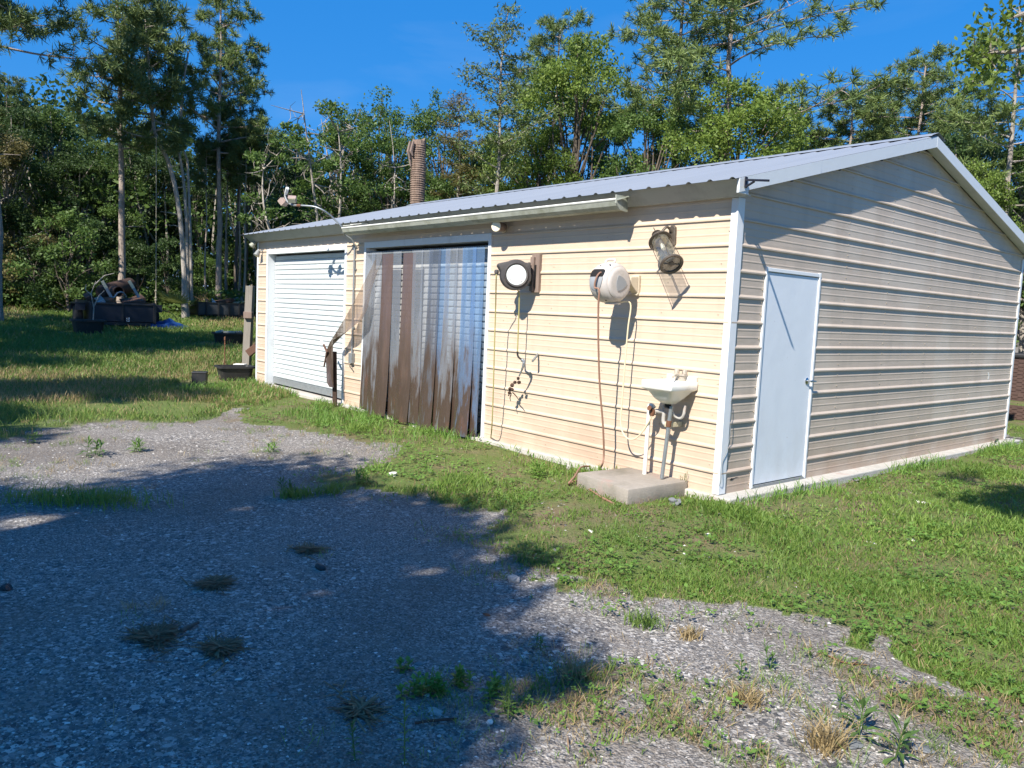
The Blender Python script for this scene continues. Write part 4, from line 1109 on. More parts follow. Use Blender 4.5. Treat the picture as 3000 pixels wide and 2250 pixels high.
# the load: each piece its own thing
tk = tp_(318, 872, 1.0); tk2 = tp_(385, 852, 1.6)
single('rusty_tank', MB().lathe(tk, tk2-tk, [(0,0),(.18,.02),(.23,.10),(.23,1.30),(.17,1.38),(0,1.40)], 18), M['darkrust'], 'dark rusty tank lying across the scrap in the dump trailer', 'tank', smooth=True)
c = tp_(357, 866, .5); single('pipe_drum', MB().lathe(c, -dv+rt*.2, [(.16,-.5),(.16,0),(.135,.0),(.13,-.4),(0,-.42)], 18), M['darkrust'], 'dark open pipe end pointing back from the loaded dump trailer', 'pipe', smooth=True)
for p0, p1, lb in (((314,840),(336,884),'peeling board sticking up at the left of the trailer load'),((378,836),(402,880),'peeling board sticking up at the right of the trailer load')):
    a, c = tp_(*p0,.3), tp_(*p1,.25)
    t = thing('scrap_board', lb, 'board', tuple(c), 'boards upright in the dump trailer')
    md = a*.55+c*.45
    part('tip', MB().bar(a, md, .09, .03, up=dv), M['palewood'], t, bevel=.008)
    part('shaft', MB().bar(md, c, .085, .03, up=dv), M['galv_dull'], t, bevel=.008)
for p0, p1, bk, mt_, lb in (((300,886),(346,898),.3,'rust','rusty sheet lying flat behind the tailgate of the dump trailer'),((366,884),(420,896),.4,'rotwood','rotten red plank pile behind the tailgate of the dump trailer'),((302,889),(318,893),.16,'galv','short pale bar lying on the left of the trailer load'),((276,876),(292,888),.2,'darkrust','bent dark bracket hanging off the left corner of the trailer load'),((404,876),(428,890),.8,'darkrust','dark scrap sheet at the right end of the trailer load')):
    a, c = tp_(*p0,bk), tp_(*p1,bk+.5)
    single('scrap_piece', MB().obox((a+c)/2, rt*abs((c-a)@rt)/2+A(0,0,.05), dv*.3+A(0,0,.05), A(0,0,.05)-rt*.03), M[mt_], lb, 'scrap', bevel=.015)
a = tp_(336,884,.2); c = tp_(352,868,.3)
single('bent_tube', MB().tube(curve([tp_(330,880,.2),tp_(340,882,.2),tp_(350,870,.25),tp_(362,868,.25),tp_(372,880,.3)],6), .025, 7), M['galv_dull'], 'bent grey tube lying over the scrap in the dump trailer', 'tube')

# second trailer
b2 = ground_hit(612, 934)
ut = thing('utility_trailer', 'faded black utility trailer with upright stakes beside the bare trunks', 'trailer', tuple(b2))
dv2 = np.array([b2[0]-CPOS[0], b2[1]-CPOS[1], 0]); D2 = np.linalg.norm(dv2); dv2 /= D2; rt2 = A(dv2[1],-dv2[0],0)
rt2 = rt2*.95+dv2*.31; dv2 = A(-rt2[1],rt2[0],0); m2 = D2/CF
def up_(px, py, back=0.): return b2 + rt2*((px-612)*m2/.95) + A(0,0,(934-py)*m2) + dv2*back
def slab2(p0, p1, thick, back=0.):
    a, c = up_(*p0, back), up_(*p1, back)
    return (a+c)/2+dv2*thick/2, rt2*abs((c-a)@rt2)/2, dv2*thick/2, A(0,0,abs(c[2]-a[2])/2)
part('side_panel', MB().obox(*slab2((584,891),(720,921),.04)), M['trailer_grey'], ut)
part('side_panel', MB().obox(*slab2((584,891),(720,921),.04,1.8)), M['trailer_grey'], ut)
part('floor', MB().obox(*slab2((584,919),(720,924),1.8,.04)), M['trailer_grey'], ut)
part('end_panel', MB().obox(*slab2((582,891),(584,921),1.84,0)), M['trailer_grey'], ut)
part('top_rail', MB().obox(*slab2((582,888.5),(722,891.5),.07,-.02)), M['black'], ut)
for px in (584, 605, 636, 664, 690, 716):
    part('stake', MB().obox(*slab2((px-1.2,890),(px+1.2,926 if px!=636 else 934),.06,-.065)), M['black'], ut)
part('lower_rail', MB().obox(*slab2((640,926),(722,928.5),.06,-.03)), M['black'], ut)
for px in (650, 676):
    c = up_(px, 924, .2); w = part('wheel', MB().lathe(c-dv2*.1, dv2, [(.17,0),(.30,.01),(.33,.05),(.33,.15),(.30,.19),(.17,.2)], 20), M['tyre'], ut, smooth=True, angle=40)
    part('rim', MB().lathe(c-dv2*.11, dv2, [(0,.02),(.17,.03),(.17,.19),(0,.2)], 14), M['galv_dull'], w, smooth=True, angle=40)
part('tongue', MB().bar(up_(584,922,.9), up_(568,924,.9), .08), M['rust'], ut)
single('torn_sheet', MB().prism([up_(631,877,.5),up_(643,889,.5),up_(632,889,.5)], dv2*.03), M['whiteplastic'], 'white triangular panel standing in the black utility trailer', 'panel')
for i, (p0, p1, mt_, lb) in enumerate((((646,882),(676,889),'rotwood','brown plank across the middle of the utility trailer load'),((672,878),(690,886),'rust','rusty drum on its side in the utility trailer load'),((690,884),(726,889),'palewood','pale boards at the right of the utility trailer load'),((700,872),(724,884),'galv_dull','grey folded sheet heaped at the right of the utility trailer'),((655,885),(695,888),'galv','grey metal strip lying along the utility trailer load'))):
    a, c = up_(*p0,.4+.2*i), up_(*p1,.8+.15*i)
    single('load_piece', MB().obox((a+c)/2, rt2*abs((c-a)@rt2)/2+A(0,0,.04), dv2*.3, A(0,0,max(.03,abs(c[2]-a[2])/2))-rt2*.05), M[mt_], lb, 'scrap', bevel=.02)
lm = thing('log', 'short pale log standing at the left end of the utility trailer', 'log', tuple(up_(617,890,.6)))
part('bark', MB().tube([up_(617,891,.6), up_(617,880,.6)], .09, 10), M['bark'], lm)
# brush pile on it
bmv = MB()
for i in range(60):
    a = up_(random.uniform(588,628), random.uniform(884,890), random.uniform(.3,1.4)); 
    bmv.tube([a, a+A(random.uniform(-.4,.4),random.uniform(-.3,.3),random.uniform(.05,.35))], [.010,.004], 3, cap=False)
o = single('brush_pile', bmv, M['straw'], 'heap of dry brown twigs in the left half of the utility trailer', 'brush'); o['kind'] = 'stuff'

# tarp and hoop
b = ground_hit(480, 962); r_ = MB(); V = []
for i in range(14):
    for j in range(12):
        u, v = i/13*2-1, j/11*2-1
        e = max(0, 1-(u*u+v*v)); h = .17*e**.7*(1+.5*math.sin(5*u+3*v)+.3*math.sin(9*u-4*v)) if e else 0
        x = b + rt*(u*.75*(1+.15*math.sin(4*v))) + dv*(v*.6)
        V.append((x[0], x[1], float(gz(x[0],x[1]))+.03+h))
single('tarp', MB().grid(V, 14, 12), M['tarp'], 'crumpled blue tarp on the grass right of the dump trailer', 'tarp', smooth=True, fixn=False)
c = ground_hit(478, 948); pts = [c + rt*(.45*math.cos(t)) + A(0,0,.0+.42*math.sin(t)) for t in np.linspace(0, math.pi, 14)]
single('wire_hoop', MB().tube(pts, .012, 5), M['black'], 'thin dark hoop standing in the grass behind the blue tarp', 'hoop')

# wicker sofa beyond the right corner, and the things behind it
b = np.array([-.35, 10.6, -.07])
wk = thing('wicker_sofa', 'dark brown wicker sofa half hidden behind the far right corner', 'sofa', tuple(b))
def weave(c, ux, uy, w, h, t):
    """woven panel: strands as real ribbons over a dark core"""
    mb = MB().obox(c, ux*w/2, np.cross(ux,uy)*t/2, uy*h/2); n = np.cross(ux,uy)
    rows = int(h/.035)
    for r in range(rows):
        z = -h/2+.0175+r*.035
        for k in range(int(w/.09)):
            x = -w/2+.045+k*.09
            if (r+k) % 2 == 0: mb.obox(c+ux*x+uy*z+n*(-t/2-.004 if n[1]>0 else t/2+.004), ux*.043, n*.005, uy*.014)
    return mb
XX, ZZ = A(1,0,0), A(0,0,1)
part('front_panel', weave(b+A(0,-.46,.19), XX, ZZ, 1.9, .32, .03), M['wicker'], wk)
part('back_panel', weave(b+A(0,-.34,.84), XX, ZZ, 1.9, .78, .05), M['wicker'], wk)
part('arm_band', weave(b+A(0,-.37,.50), XX, ZZ, 1.96, .14, .12), M['wicker'], wk)
part('end_panel', MB().box(tuple(b+A(-.95,-.35,.0)), tuple(b+A(-.90,.40,.62))), M['wicker'], wk)
part('cushion', MB().box(tuple(b+A(-.93,-.40,1.20)), tuple(b+A(.93,.10,1.29))), M['blackplastic'], wk, bevel=.03)
ch = thing('plastic_chair', 'white curved plastic chair behind the wicker sofa at the right edge', 'chair', (.0,12.0,-.07))
part('back_frame', MB().tube(curve([onx(2968,1010,.2)*.0+A(-.55,11.9,1.45), A(-.25,11.9,1.75), A(.1,11.9,1.90), A(.6,11.9,1.95)],8), .055, 10), M['whiteplastic'], ch, smooth=True)
part('seat_back', MB().prism([(-.62,11.95,1.45),(-.42,11.95,1.20),(-.66,11.95,1.20)], (0,.04,0)), M['whiteplastic'], ch)
part('leg', MB().tube([A(-.5,11.9,1.45), A(-.55,11.9,-.1)], .03, 8), M['whiteplastic'], ch)
part('leg', MB().tube([A(.6,11.9,1.95), A(.65,11.9,-.1)], .03, 8), M['whiteplastic'], ch)
rb = MB()
rr2 = np.random.default_rng(3)
bm = bmesh.new(); bmesh.ops.create_icosphere(bm, subdivisions=3, radius=1)
VV = np.array([v.co[:] for v in bm.verts]); FF = [[v.index for v in f.verts] for f in bm.faces]; bm.free()
nn = 1+.10*np.sin(VV[:,0]*13+VV[:,1]*11)*np.cos(VV[:,2]*12)+.22*np.sin(VV[:,0]*5+1)*np.cos(VV[:,1]*4)+.15*np.sin(VV[:,2]*8+VV[:,0]*3)
single('root_ball', MB().add(VV*nn[:,None]*A(1.0,.7,1.05)+A(-.25,13.3,.95), FF), M['barkgrey'], 'big grey tangled root ball rising behind the wicker sofa', 'root ball', smooth=True, angle=30)
wh = MB()
for i in range(4): wh.tube(curve([onz(2945+i*9,1246+i*2,-.05), onz(2965+i*8,1240+i*3,-.03), onz(3000+i*9,1252+i*2,-.05), onz(3060,1262+i*3,-.05)],6), .018, 6)
single('white_hose', wh, M['whiteplastic'], 'pale hose coiled on the grass below the wicker sofa', 'hose', smooth=True)
single('black_cable', MB().tube(curve([A(.06,W+.03,.03), onz(2930,1284,.012), onz(2915,1295,.012), onz(2926,1310,-.05), onz(2920,1320,-.06)],6), .010, 6).tube(curve([A(.06,W+.05,.02), onz(2965,1283,.012), onz(3010,1290,.01)],5), .008, 6), M['hoseblack'], 'black cable lying on the slab at the far right corner', 'cable')

# ------------------------------------------------------------------ litter and stones in the yard
def stone(px, py, sx, sy, sz, mat, label, name='stone', cat='stone', seed=1, lift=0.):
    r = np.random.default_rng(seed); n = 1+.28*np.sin(VV@r.normal(0,2.2,3)+r.random()*6)+.12*np.sin(VV@r.normal(0,5,3))
    P = ground_hit(px, py)
    return single(name, MB().add(VV*n[:,None]*A(sx,sy,sz)+P+A(0,0,sz*.45+lift), FF), M[mat], label, cat, smooth=True, angle=25)
stone(1507,1700,.040,.030,.026,'rock','grey lump of rock at the edge of the lawn','stone',seed=2)
stone(1275,2086,.036,.022,.007,'rock','flat pale stone beside the leafy weeds','stone',seed=3)
stone(1150,1394,.05,.035,.03,'paper','white lump in the weeds near the tree shadow edge','stone',seed=4)
stone(1668,1376,.045,.035,.032,'rock','pale rock beside the concrete pad','stone',seed=5)
stone(1978,1477,.06,.045,.035,'slate','dark stone against the front of the concrete pad','stone',seed=6)
stone(937,1665,.045,.022,.016,'black','black scrap lying in the shaded gravel','scrap','scrap',seed=7)
stone(18,1727,.03,.024,.02,'black','small black lump at the left edge of the gravel','scrap','scrap',seed=8)
stone(1435,2120,.014,.011,.010,'paper','white pebble at the edge of the scrub','pebble','pebble',seed=9)
stone(1731,1558,.028,.014,.010,'paper','white scrap in the lawn before the concrete pad','scrap','scrap',seed=10)
stone(2700,1472,.075,.022,.008,'paper','long white scrap lying on the lawn','scrap','scrap',seed=11)
stone(2552,1592,.035,.02,.008,'paper','white scrap in the middle of the lawn','scrap','scrap',seed=12)
stone(2668,1582,.03,.02,.008,'paper','pale scrap right of the middle of the lawn','scrap','scrap',seed=13)
stone(2075,1570,.025,.018,.012,'paper','white scrap in the grass below the door','scrap','scrap',seed=14)
stone(2480,2172,.075,.045,.010,'slate','large flat dark slate behind the two leafy weeds','slate','slate',seed=15)
stone(2690,2190,.05,.03,.008,'slate','flat grey slate right of the two leafy weeds','slate','slate',seed=16)
stone(2480,1345,.07,.05,.03,'concrete','broken concrete chunk by the foot of the gable wall','rubble','rubble',seed=17)
stone(2680,1362,.06,.045,.03,'paper','white rubble in the weeds by the gable wall','rubble','rubble',seed=18)
stone(1425,1803,.022,.014,.006,'rust','red brown leaf on the gravel','leaf','leaf',seed=19)
single('twig', MB().tube([ground_hit(530,1855)+A(0,0,.012), ground_hit(582,1832)+A(0,0,.016)], [.012,.007], 6), M['barkdark'], 'dark stick poking out of a heap of pine straw', 'stick')
single('twig', MB().tube(curve([g(1215,2125,.01), g(1260,2122,.015), g(1340,2112,.01)],5), [.006]*10+[.003], 5), M['rotwood'], 'reddish root lying across the scrub by the leafy weeds', 'twig')
single('red_string', MB().tube(curve([g(2400,1912,.01), g(2440,1935,.012), g(2480,1948,.01), g(2540,1952,.008)],6), .004, 5), M['rust'], 'thin red string in the bare turf at the right', 'string')
# pine straw heaps
def straw_heap(px, py, rx, ry, n, label, seed, mat='straw'):
    r = np.random.default_rng(seed); P = ground_hit(px, py)
    a = r.random(n)*6.283; q = np.abs(r.normal(0,.55,n)); lob = 1+.45*np.sin(a*3+seed)+.25*np.sin(a*5+2*seed)
    c = np.stack([P[0]+rx*q*np.cos(a)*lob, P[1]+ry*q*np.sin(a)*lob, np.zeros(n)], -1); c[:,2] = gz(c[:,0],c[:,1])+.003+.016*np.clip(1-q,0,1)*r.random(n)
    th = r.random(n)*6.283; ln = r.uniform(.035,.11,n); d = np.stack([np.cos(th),np.sin(th),r.normal(0,.12,n)],-1)*ln[:,None]
    w = np.stack([-np.sin(th),np.cos(th),np.zeros(n)],-1)*.0038
    V = np.stack([c-d-w, c-d+w, c+d+w, c+d-w],1).reshape(-1,3) - P
    o = link('pine_straw', fast_mesh('pine_straw', V, np.arange(4*n).reshape(-1,4)), M[mat], None, P)
    tag(o, label, 'pine straw', kind='stuff')
straw_heap(630,1712,.10,.08,210,'small heap of brown pine straw in the middle of the shaded gravel',1)
straw_heap(455,1864,.12,.085,330,'largest heap of pine straw, with a stick in it, on the shaded gravel',2)
straw_heap(645,1902,.09,.06,190,'dark heap of pine straw near the front of the shaded gravel',3)
straw_heap(905,1612,.10,.12,110,'thin scatter of pine straw in the shaded gravel',4)
straw_heap(1060,2082,.14,.06,90,'thin straw scatter at the foot of the gravel by the weeds',5)

# ------------------------------------------------------------------ trees
def unit(v): return v/(np.linalg.norm(v, axis=-1, keepdims=True)+1e-9)
def leaf_quads(C, size, rng, up=.35, aspect=.55):
    """one folded leaf-sized face per centre"""
    n = len(C)
    N = unit(rng.normal(0,1,(n,3)) + np.array([0,0,up]))
    T = unit(np.cross(N, rng.normal(0,1,(n,3)))); Bv = np.cross(N, T)
    s = (size*rng.uniform(.6,1.3,n))[:,None]
    V = np.stack([C-T*s*.5, C+Bv*s*aspect*.5+N*s*.06, C+T*s*.5, C-Bv*s*aspect*.5+N*s*.06], 1).reshape(-1,3)
    return V, np.arange(4*n).reshape(-1,4)
def clump_points(cent, rad, n, rng, flat=.7):
    d = unit(rng.normal(0,1,(n,3))); q = rng.random(n)**.45
    return cent + d*(rad*q)[:,None]*np.array([1,1,flat])
def bez(a, b, c, k=6):
    t = np.linspace(0,1,k)[:,None]; return a*(1-t)**2 + 2*b*t*(1-t) + c*t*t

def proto_broadleaf(seed, H=9., R=3., n_cl=46, leaves=620, lsize=.112, zlo=.22, crad=1.0):
    """returns (trunk MB, crown V, F) of a many-clumped deciduous tree"""
    r = np.random.default_rng(seed); mb = MB()
    tp = np.stack([np.cumsum(r.normal(0,.10,9)), np.cumsum(r.normal(0,.10,9)), np.linspace(-.3,H*.78,9)],-1); tp[0,:2] = 0
    mb.tube(tp, np.linspace(.16,.035,9)*H/9, 7)
    C = []; k = 0
    while k < n_cl:
        f = r.random(); z = H*(zlo+(1-zlo)*f)
        env = R*(math.sin(math.pi*min(1,(.18+.82*f))**.9)*.85+.15) if f < .96 else R*.25
        a = r.random()*6.283; q = r.random()**.5
        C.append((env*q*math.cos(a), env*q*math.sin(a), z)); k += 1
    C = np.array(C); P = []
    for c in C:
        rad = r.uniform(.42,.95)*R/3*crad
        n = int(leaves*r.uniform(.5,1.3)*(rad/.7)**1.6)
        P.append(clump_points(c, rad, n, r, .62))
        # stray sprays that break the outline
        m = int(n*.16); P.append(c + unit(r.normal(0,1,(1,3))+[0,0,.5])*rad*np.linspace(.7,1.7,m)[:,None] + r.normal(0,.10,(m,3)))
        if r.random() < .75:
            h = np.clip(c[2]*r.uniform(.45,.8), .6, H*.72); i = int(np.clip(h/(H*.78)*8,0,8)); s = tp[i]
            mid = (s+c)/2 + np.array([0,0,.25]) + r.normal(0,.25,3)
            mb.tube(bez(s, mid, c, 6), np.linspace(.055,.012,6)*H/9, 5, cap=False)
    P = np.concatenate(P)
    V, F = leaf_quads(P, lsize, r)
    return mb, V, F
def needle_tufts(C, D, rng, n=13, ln=.30, w=.030):
    k = len(C)
    d = unit(np.repeat(D,n,0)*.55 + rng.normal(0,1,(k*n,3)) + [0,0,.25])
    c = np.repeat(C,n,0); l = (ln*rng.uniform(.6,1.2,k*n))[:,None]
    s = unit(np.cross(d, rng.normal(0,1,(k*n,3))))*w*.5
    V = np.stack([c-s*.6, c+s*.6, c+d*l*.6+s, c+d*l-d*l*.02],1)
    V[:,3] = (c+d*l)
    return V.reshape(-1,3), np.arange(4*k*n).reshape(-1,4)
def proto_pine(seed, H=14., crown=.45, R=2.6, limbs=30, sub=7, lean=None, rtrunk=.155, tops=1.0, ln=.30, droop=.0):
    r = np.random.default_rng(seed); mb = MB()
    tz = np.linspace(-.4, H*.98, 14)
    if lean is None:
        wob = np.stack([np.cumsum(r.normal(0,.035,14)), np.cumsum(r.normal(0,.035,14)), tz],-1); wob[:2,:2] = 0
    else: wob = lean
    rad = np.linspace(rtrunk, .03, 14); rad[0] *= 1.35
    mb.tube(wob, rad, 9)
    C, Dv = [], []
    zz = wob[:,2]
    for i in range(limbs):
        f = (i+r.random())/limbs; z = H*(1-crown) + H*crown*f*.98
        s = np.array([np.interp(z, zz, wob[:,0]), np.interp(z, zz, wob[:,1]), z])
        a = i*2.399+r.normal(0,.4)
        l = R*(.55+.6*r.random())*(1-.62*f**1.7)*(.7 if f < .06 else 1)
        e = s + np.array([l*math.cos(a), l*math.sin(a), l*(r.uniform(-.10,.35)+.25*f-droop)])
        mid = (s+e)/2 + np.array([0,0,-.10*l+.0]) + r.normal(0,.10,3)*l
        cv = bez(s, mid, e, 7); mb.tube(cv, np.linspace(.045*(1-.6*f),.010,7), 5, cap=False)
        m = int(sub*(.6+.8*r.random())*(l/R+.35)/1.1)+2
        for j in range(m):
            t = .35+.65*(j+r.random())/m; k = int(np.clip(t*6,0,5)); b = cv[k]*(1-(t*6-k))+cv[k+1]*(t*6-k)
            dirv = unit(np.array([math.cos(a),math.sin(a),.25])+r.normal(0,.75,3))
            bl_ = r.uniform(.30,.75)*(1.1-.5*t)*R/2.6
            tip = b+dirv*bl_
            if r.random() < .6: mb.tube([b,(b+tip)/2+r.normal(0,.03,3),tip],[.012,.009,.005],4,cap=False)
            for q in range(4):
                C.append(tip+r.normal(0,.12,3)*np.array([1,1,.55])); Dv.append(unit(dirv+r.normal(0,.4,3)))
        C.append(e); Dv.append(unit(e-mid))
    # bare dead stubs under the crown
    for i in range(5):
        z = H*(1-crown)*r.uniform(.55,.98); s = np.array([np.interp(z,zz,wob[:,0]),np.interp(z,zz,wob[:,1]),z]); a = r.random()*6.28; l = r.uniform(.3,.9)
        mb.tube([s, s+np.array([l*.5*math.cos(a),l*.5*math.sin(a),.05]), s+np.array([l*math.cos(a),l*math.sin(a),.12*l])],[.022,.014,.006],4,cap=False)
    V, F = needle_tufts(np.array(C), np.array(Dv), r, 19, ln, .036)
    return mb, V, F
def proto_cypress(seed, H=14., R=2.4, z0=.42, tiers=34):
    r = np.random.default_rng(seed); mb = MB()
    tz = np.linspace(-.3,H*.97,14); wob = np.stack([np.cumsum(r.normal(0,.05,14)),np.cumsum(r.normal(0,.05,14)),tz],-1); wob[:2,:2] = 0
    mb.tube(wob, np.linspace(.15,.02,14), 8); P = []
    for i in range(tiers):
        f = (i+r.random())/tiers; z = H*(z0+(1-z0)*f*.98); a = i*2.399+r.normal(0,.5)
        s = np.array([np.interp(z,wob[:,2],wob[:,0]),np.interp(z,wob[:,2],wob[:,1]),z])
        l = R*(.35+.75*r.random())*(math.sin(math.pi*(.25+.72*f))**.7)
        e = s+np.array([l*math.cos(a),l*math.sin(a),l*r.uniform(.15,.6)])
        cv = bez(s,(s+e)/2+np.array([0,0,-.12*l]),e,7); mb.tube(cv,np.linspace(.035,.008,7),5,cap=False)
        n = int(270*l/R)+40; t = .3+.7*r.random(n)
        b = np.stack([np.interp(t,np.linspace(0,1,7),cv[:,k]) for k in range(3)],-1)
        P.append(b + r.normal(0,1,(n,3))*np.array([.26,.26,.10]) + np.array([0,0,-.02]))
    V, F = leaf_quads(np.concatenate(P), .20, r, .9, .28)
    return mb, V, F
def proto_snag(seed, H=9.):
    """half bare tree: many grey tangled branches, leaves mostly towards the top"""
    r = np.random.default_rng(seed); mb = MB(); P = []
    for s in range(7):
        a = r.random()*6.28; b0 = np.array([.5*math.cos(a),.5*math.sin(a),-.2]); top = np.array([r.normal(0,1.1),r.normal(0,1.1),H*r.uniform(.72,1.0)])
        cv = bez(b0,(b0+top)/2+r.normal(0,.9,3)*np.array([1,1,.4]),top,12); mb.tube(cv,np.linspace(.085,.008,12),6,cap=False)
        for i in range(26):
            t = r.uniform(.15,1); k = int(t*10.99); q = cv[k]; l = r.uniform(.4,1.3)
            d = unit(r.normal(0,1,3)+[0,0,.35]); e = q+d*l; m_ = (q+e)/2+r.normal(0,.15,3)
            mb.tube(bez(q,m_,e,5),np.linspace(.026,.006,5),4,cap=False)
            for j in range(3):
                e2 = m_+unit(r.normal(0,1,3))*r.uniform(.25,.6); mb.tube([m_,(m_+e2)/2+r.normal(0,.04,3),e2],[.010,.007,.004],3,cap=False)
            if r.random() < .25+.6*t: P.append(clump_points(e, r.uniform(.2,.5), int(r.uniform(50,150)), r))
            elif r.random() < .6: P.append(clump_points(e, .4, 14, r))
    V, F = leaf_quads(np.concatenate(P), .13, r)
    return mb, V, F
PROTO = {}
def make_proto(key, gen, H_, *a, **k):
    mb, V, F = gen(*a, **k)
    tm = mb.mesh('trunk', smooth=True, angle=60, fixn=False)
    cm = fast_mesh('crown', V, F)
    PROTO[key] = (tm, cm, H_)
for i in range(5): make_proto('b%d'%i, proto_broadleaf, 9., 40+i, R=(3.,2.5,3.4,2.8,3.2)[i], n_cl=(60,50,70,58,76)[i], leaves=(560,560,520,560,470)[i], crad=.78)
make_proto('b5', proto_broadleaf, 9., 77, R=2.2, n_cl=34, leaves=300, zlo=.3)
make_proto('bush0', proto_broadleaf, 3.6, 90, H=3.6, R=1.7, n_cl=24, leaves=330, zlo=.06, lsize=.13)
make_proto('bush1', proto_broadleaf, 3.6, 91, H=3.6, R=2.1, n_cl=26, leaves=340, zlo=.05, lsize=.13)
make_proto('p0', proto_pine, 14., 11, crown=.55, R=2.75, limbs=32, sub=7)
make_proto('p1', proto_pine, 14., 12, crown=.50, R=2.3, limbs=30, sub=7)
make_proto('p2', proto_pine, 14., 13, crown=.42, R=2.9, limbs=34, sub=8)
make_proto('p3', proto_pine, 14., 14, crown=.43, R=4.0, limbs=25, sub=8, rtrunk=.19, droop=.06)
make_proto('p4', proto_pine, 14., 15, crown=.30, R=1.7, limbs=20, sub=6, rtrunk=.11)
make_proto('c0', proto_cypress, 14., 21)
make_proto('c1', proto_cypress, 14., 22, R=1.7, z0=.35)
make_proto('s0', proto_snag, 9., 31)
NAMES = {'b':('broadleaf_tree','tree'), 'p':('pine_tree','tree'), 'c':('cypress_tree','tree'), 's':('tangled_tree','tree'), 'bush':('bush','bush')}
def tree(key, px, d, top, label, leaf, bark='bark', base_py=880, wide=1.0, rot=None, group=None, name=None, P=None, Hh=None, tilt=0.):
    if P is None:
        Q = at_d(px, base_py, d); P = np.array([Q[0], Q[1], float(gz(Q[0], Q[1]))])
        dd = math.hypot(P[0]-CPOS[0], P[1]-CPOS[1]); Hh = at_d(px, top, dd)[2]-P[2]
    tm, cm, H0 = PROTO[key]; s = Hh/H0
    nm, cat = NAMES['bush' if key.startswith('bush') else key[0]]
    t = thing(name or nm, label, cat, tuple(P), group)
    t.rotation_euler = (tilt*CR[0], tilt*CR[1], random.random()*6.28 if rot is None else rot)
    t.scale = (s*wide, s*wide, s)
    link('trunk', tm, M[bark], t); link('crown', cm, M[leaf], t)
    return t
GF = 'trees in front of the woods'
# tall pines on the left
tree('p0', 352, 31, -150, 'tall pine with one bare trunk rising behind the dump trailer', 'needle', rot=.4)
tree('p1', 640, 32, -40, 'tall straight pine with an even crown right of the leaning trunk', 'needle', rot=2.0, wide=.95)
tree('p2', 690, 33.5, 150, 'slimmer pine standing close behind the far left corner of the roof', 'needle_dark', 'barkdark', rot=1.0, wide=.75)
tree('p2', -8, 27, -420, 'tall pine cut by the left edge with its crown above', 'needle_dark', rot=3.3)
tree('p4', 30, 36, 235, 'small dark pine top far back at the left edge', 'needle_dark', 'barkdark')
tree('p3', 282, 46, 340, 'round headed pine far back between two tall left trunks', 'needle', 'barkdark')
tree('p4', 722, 34, 420, 'dark shaggy young pine behind the far end of the roof', 'needle_dark', 'barkdark', wide=1.4)
for px, d, top, lb in ((605,32.5,420,'bare slim trunk just left of the straight tall pine'),(665,33,330,'thin trunk in the row above the utility trailer'),(697,32.5,380,'dark thin trunk right behind the utility trailer'),(712,32,360,'pale thin trunk nearest the far corner of the workshop')):
    tree('p4', px, d, top, lb, 'needle_dark', 'bark' if px != 712 else 'barkpale', wide=.9)
# the leaning pine with the rope swing, built by hand
def lean_tree():
    d = 30.0
    pts = [(543,893),(540,800),(534,700),(526,620),(512,540),(492,470),(468,420),(452,385),(446,330),(440,260),(436,200),(432,140),(428,80),(426,40)]
    Pw = np.array([at_d(a,b,d) for a,b in pts]); b0 = Pw[0].copy(); b0[2] = float(gz(b0[0],b0[1]))-.2
    Pw[0] = b0; ln = Pw-b0; H = ln[-1][2]
    mb, V, F = proto_pine(61, H=H/.98, crown=.44, R=1.8, limbs=28, sub=7, lean=ln, rtrunk=.095)
    # second stem from the same foot
    p2 = [(551,893),(549,760),(546,640),(541,560),(534,500),(523,440),(528,380),(533,300),(541,220),(552,150)]
    ln2 = np.array([at_d(a,b,d+.4) for a,b in p2])-b0; ln2[0,2] = 0
    mb.tube(ln2, np.linspace(.065,.03,len(ln2)), 8)
    ln3 = np.array([at_d(a,b,d+.4) for a,b in ((562,893),(558,700),(553,560),(549,470),(538,440))])-b0; mb.tube(ln3, np.linspace(.06,.035,5), 7)
    t = thing('pine_tree', 'leaning crooked pine with twin stems and a rope hanging from its bend', 'tree', tuple(b0))
    link('trunk', mb.mesh('trunk', smooth=True, angle=60, fixn=False), M['barkgrey'], t)
    link('crown', fast_mesh('crown', V, F), M['needle_dark'], t)
    rp = thing('rope_swing', 'long rope hanging from the leaning pine with a knotted loop and weight', 'rope swing', tuple(at_d(457,925,28.9)))
    mbr = MB().tube([at_d(458,402,28.9), at_d(457.5,600,28.9), at_d(457,850,28.9)], .013, 6)
    mbr.tube(curve([at_d(457,850,28.9), at_d(456,880,28.9), at_d(456,892,28.9), at_d(453,910,28.9)],5), .020, 6)
    mbr.tube([at_d(456,892,28.9), at_d(459,900,28.9), at_d(460,910,28.9)], .014, 6)
    for py in (852, 872, 879): mbr.lathe(at_d(456.5,py,28.9)-A(0,0,.04),(0,0,1),[(0,0),(.04,.02),(.04,.06),(0,.08)],8)
    part('rope', mbr, M['rope'], rp, smooth=True)
    w = at_d(457, 919, 28.9); part('weight', MB().lathe(w+A(0,0,.10),(0,0,-1),[(0,0),(.06,.01),(.09,.06),(.09,.16),(.05,.21),(0,.215)],14), M['galv_dull'], rp, smooth=True)
lean_tree()
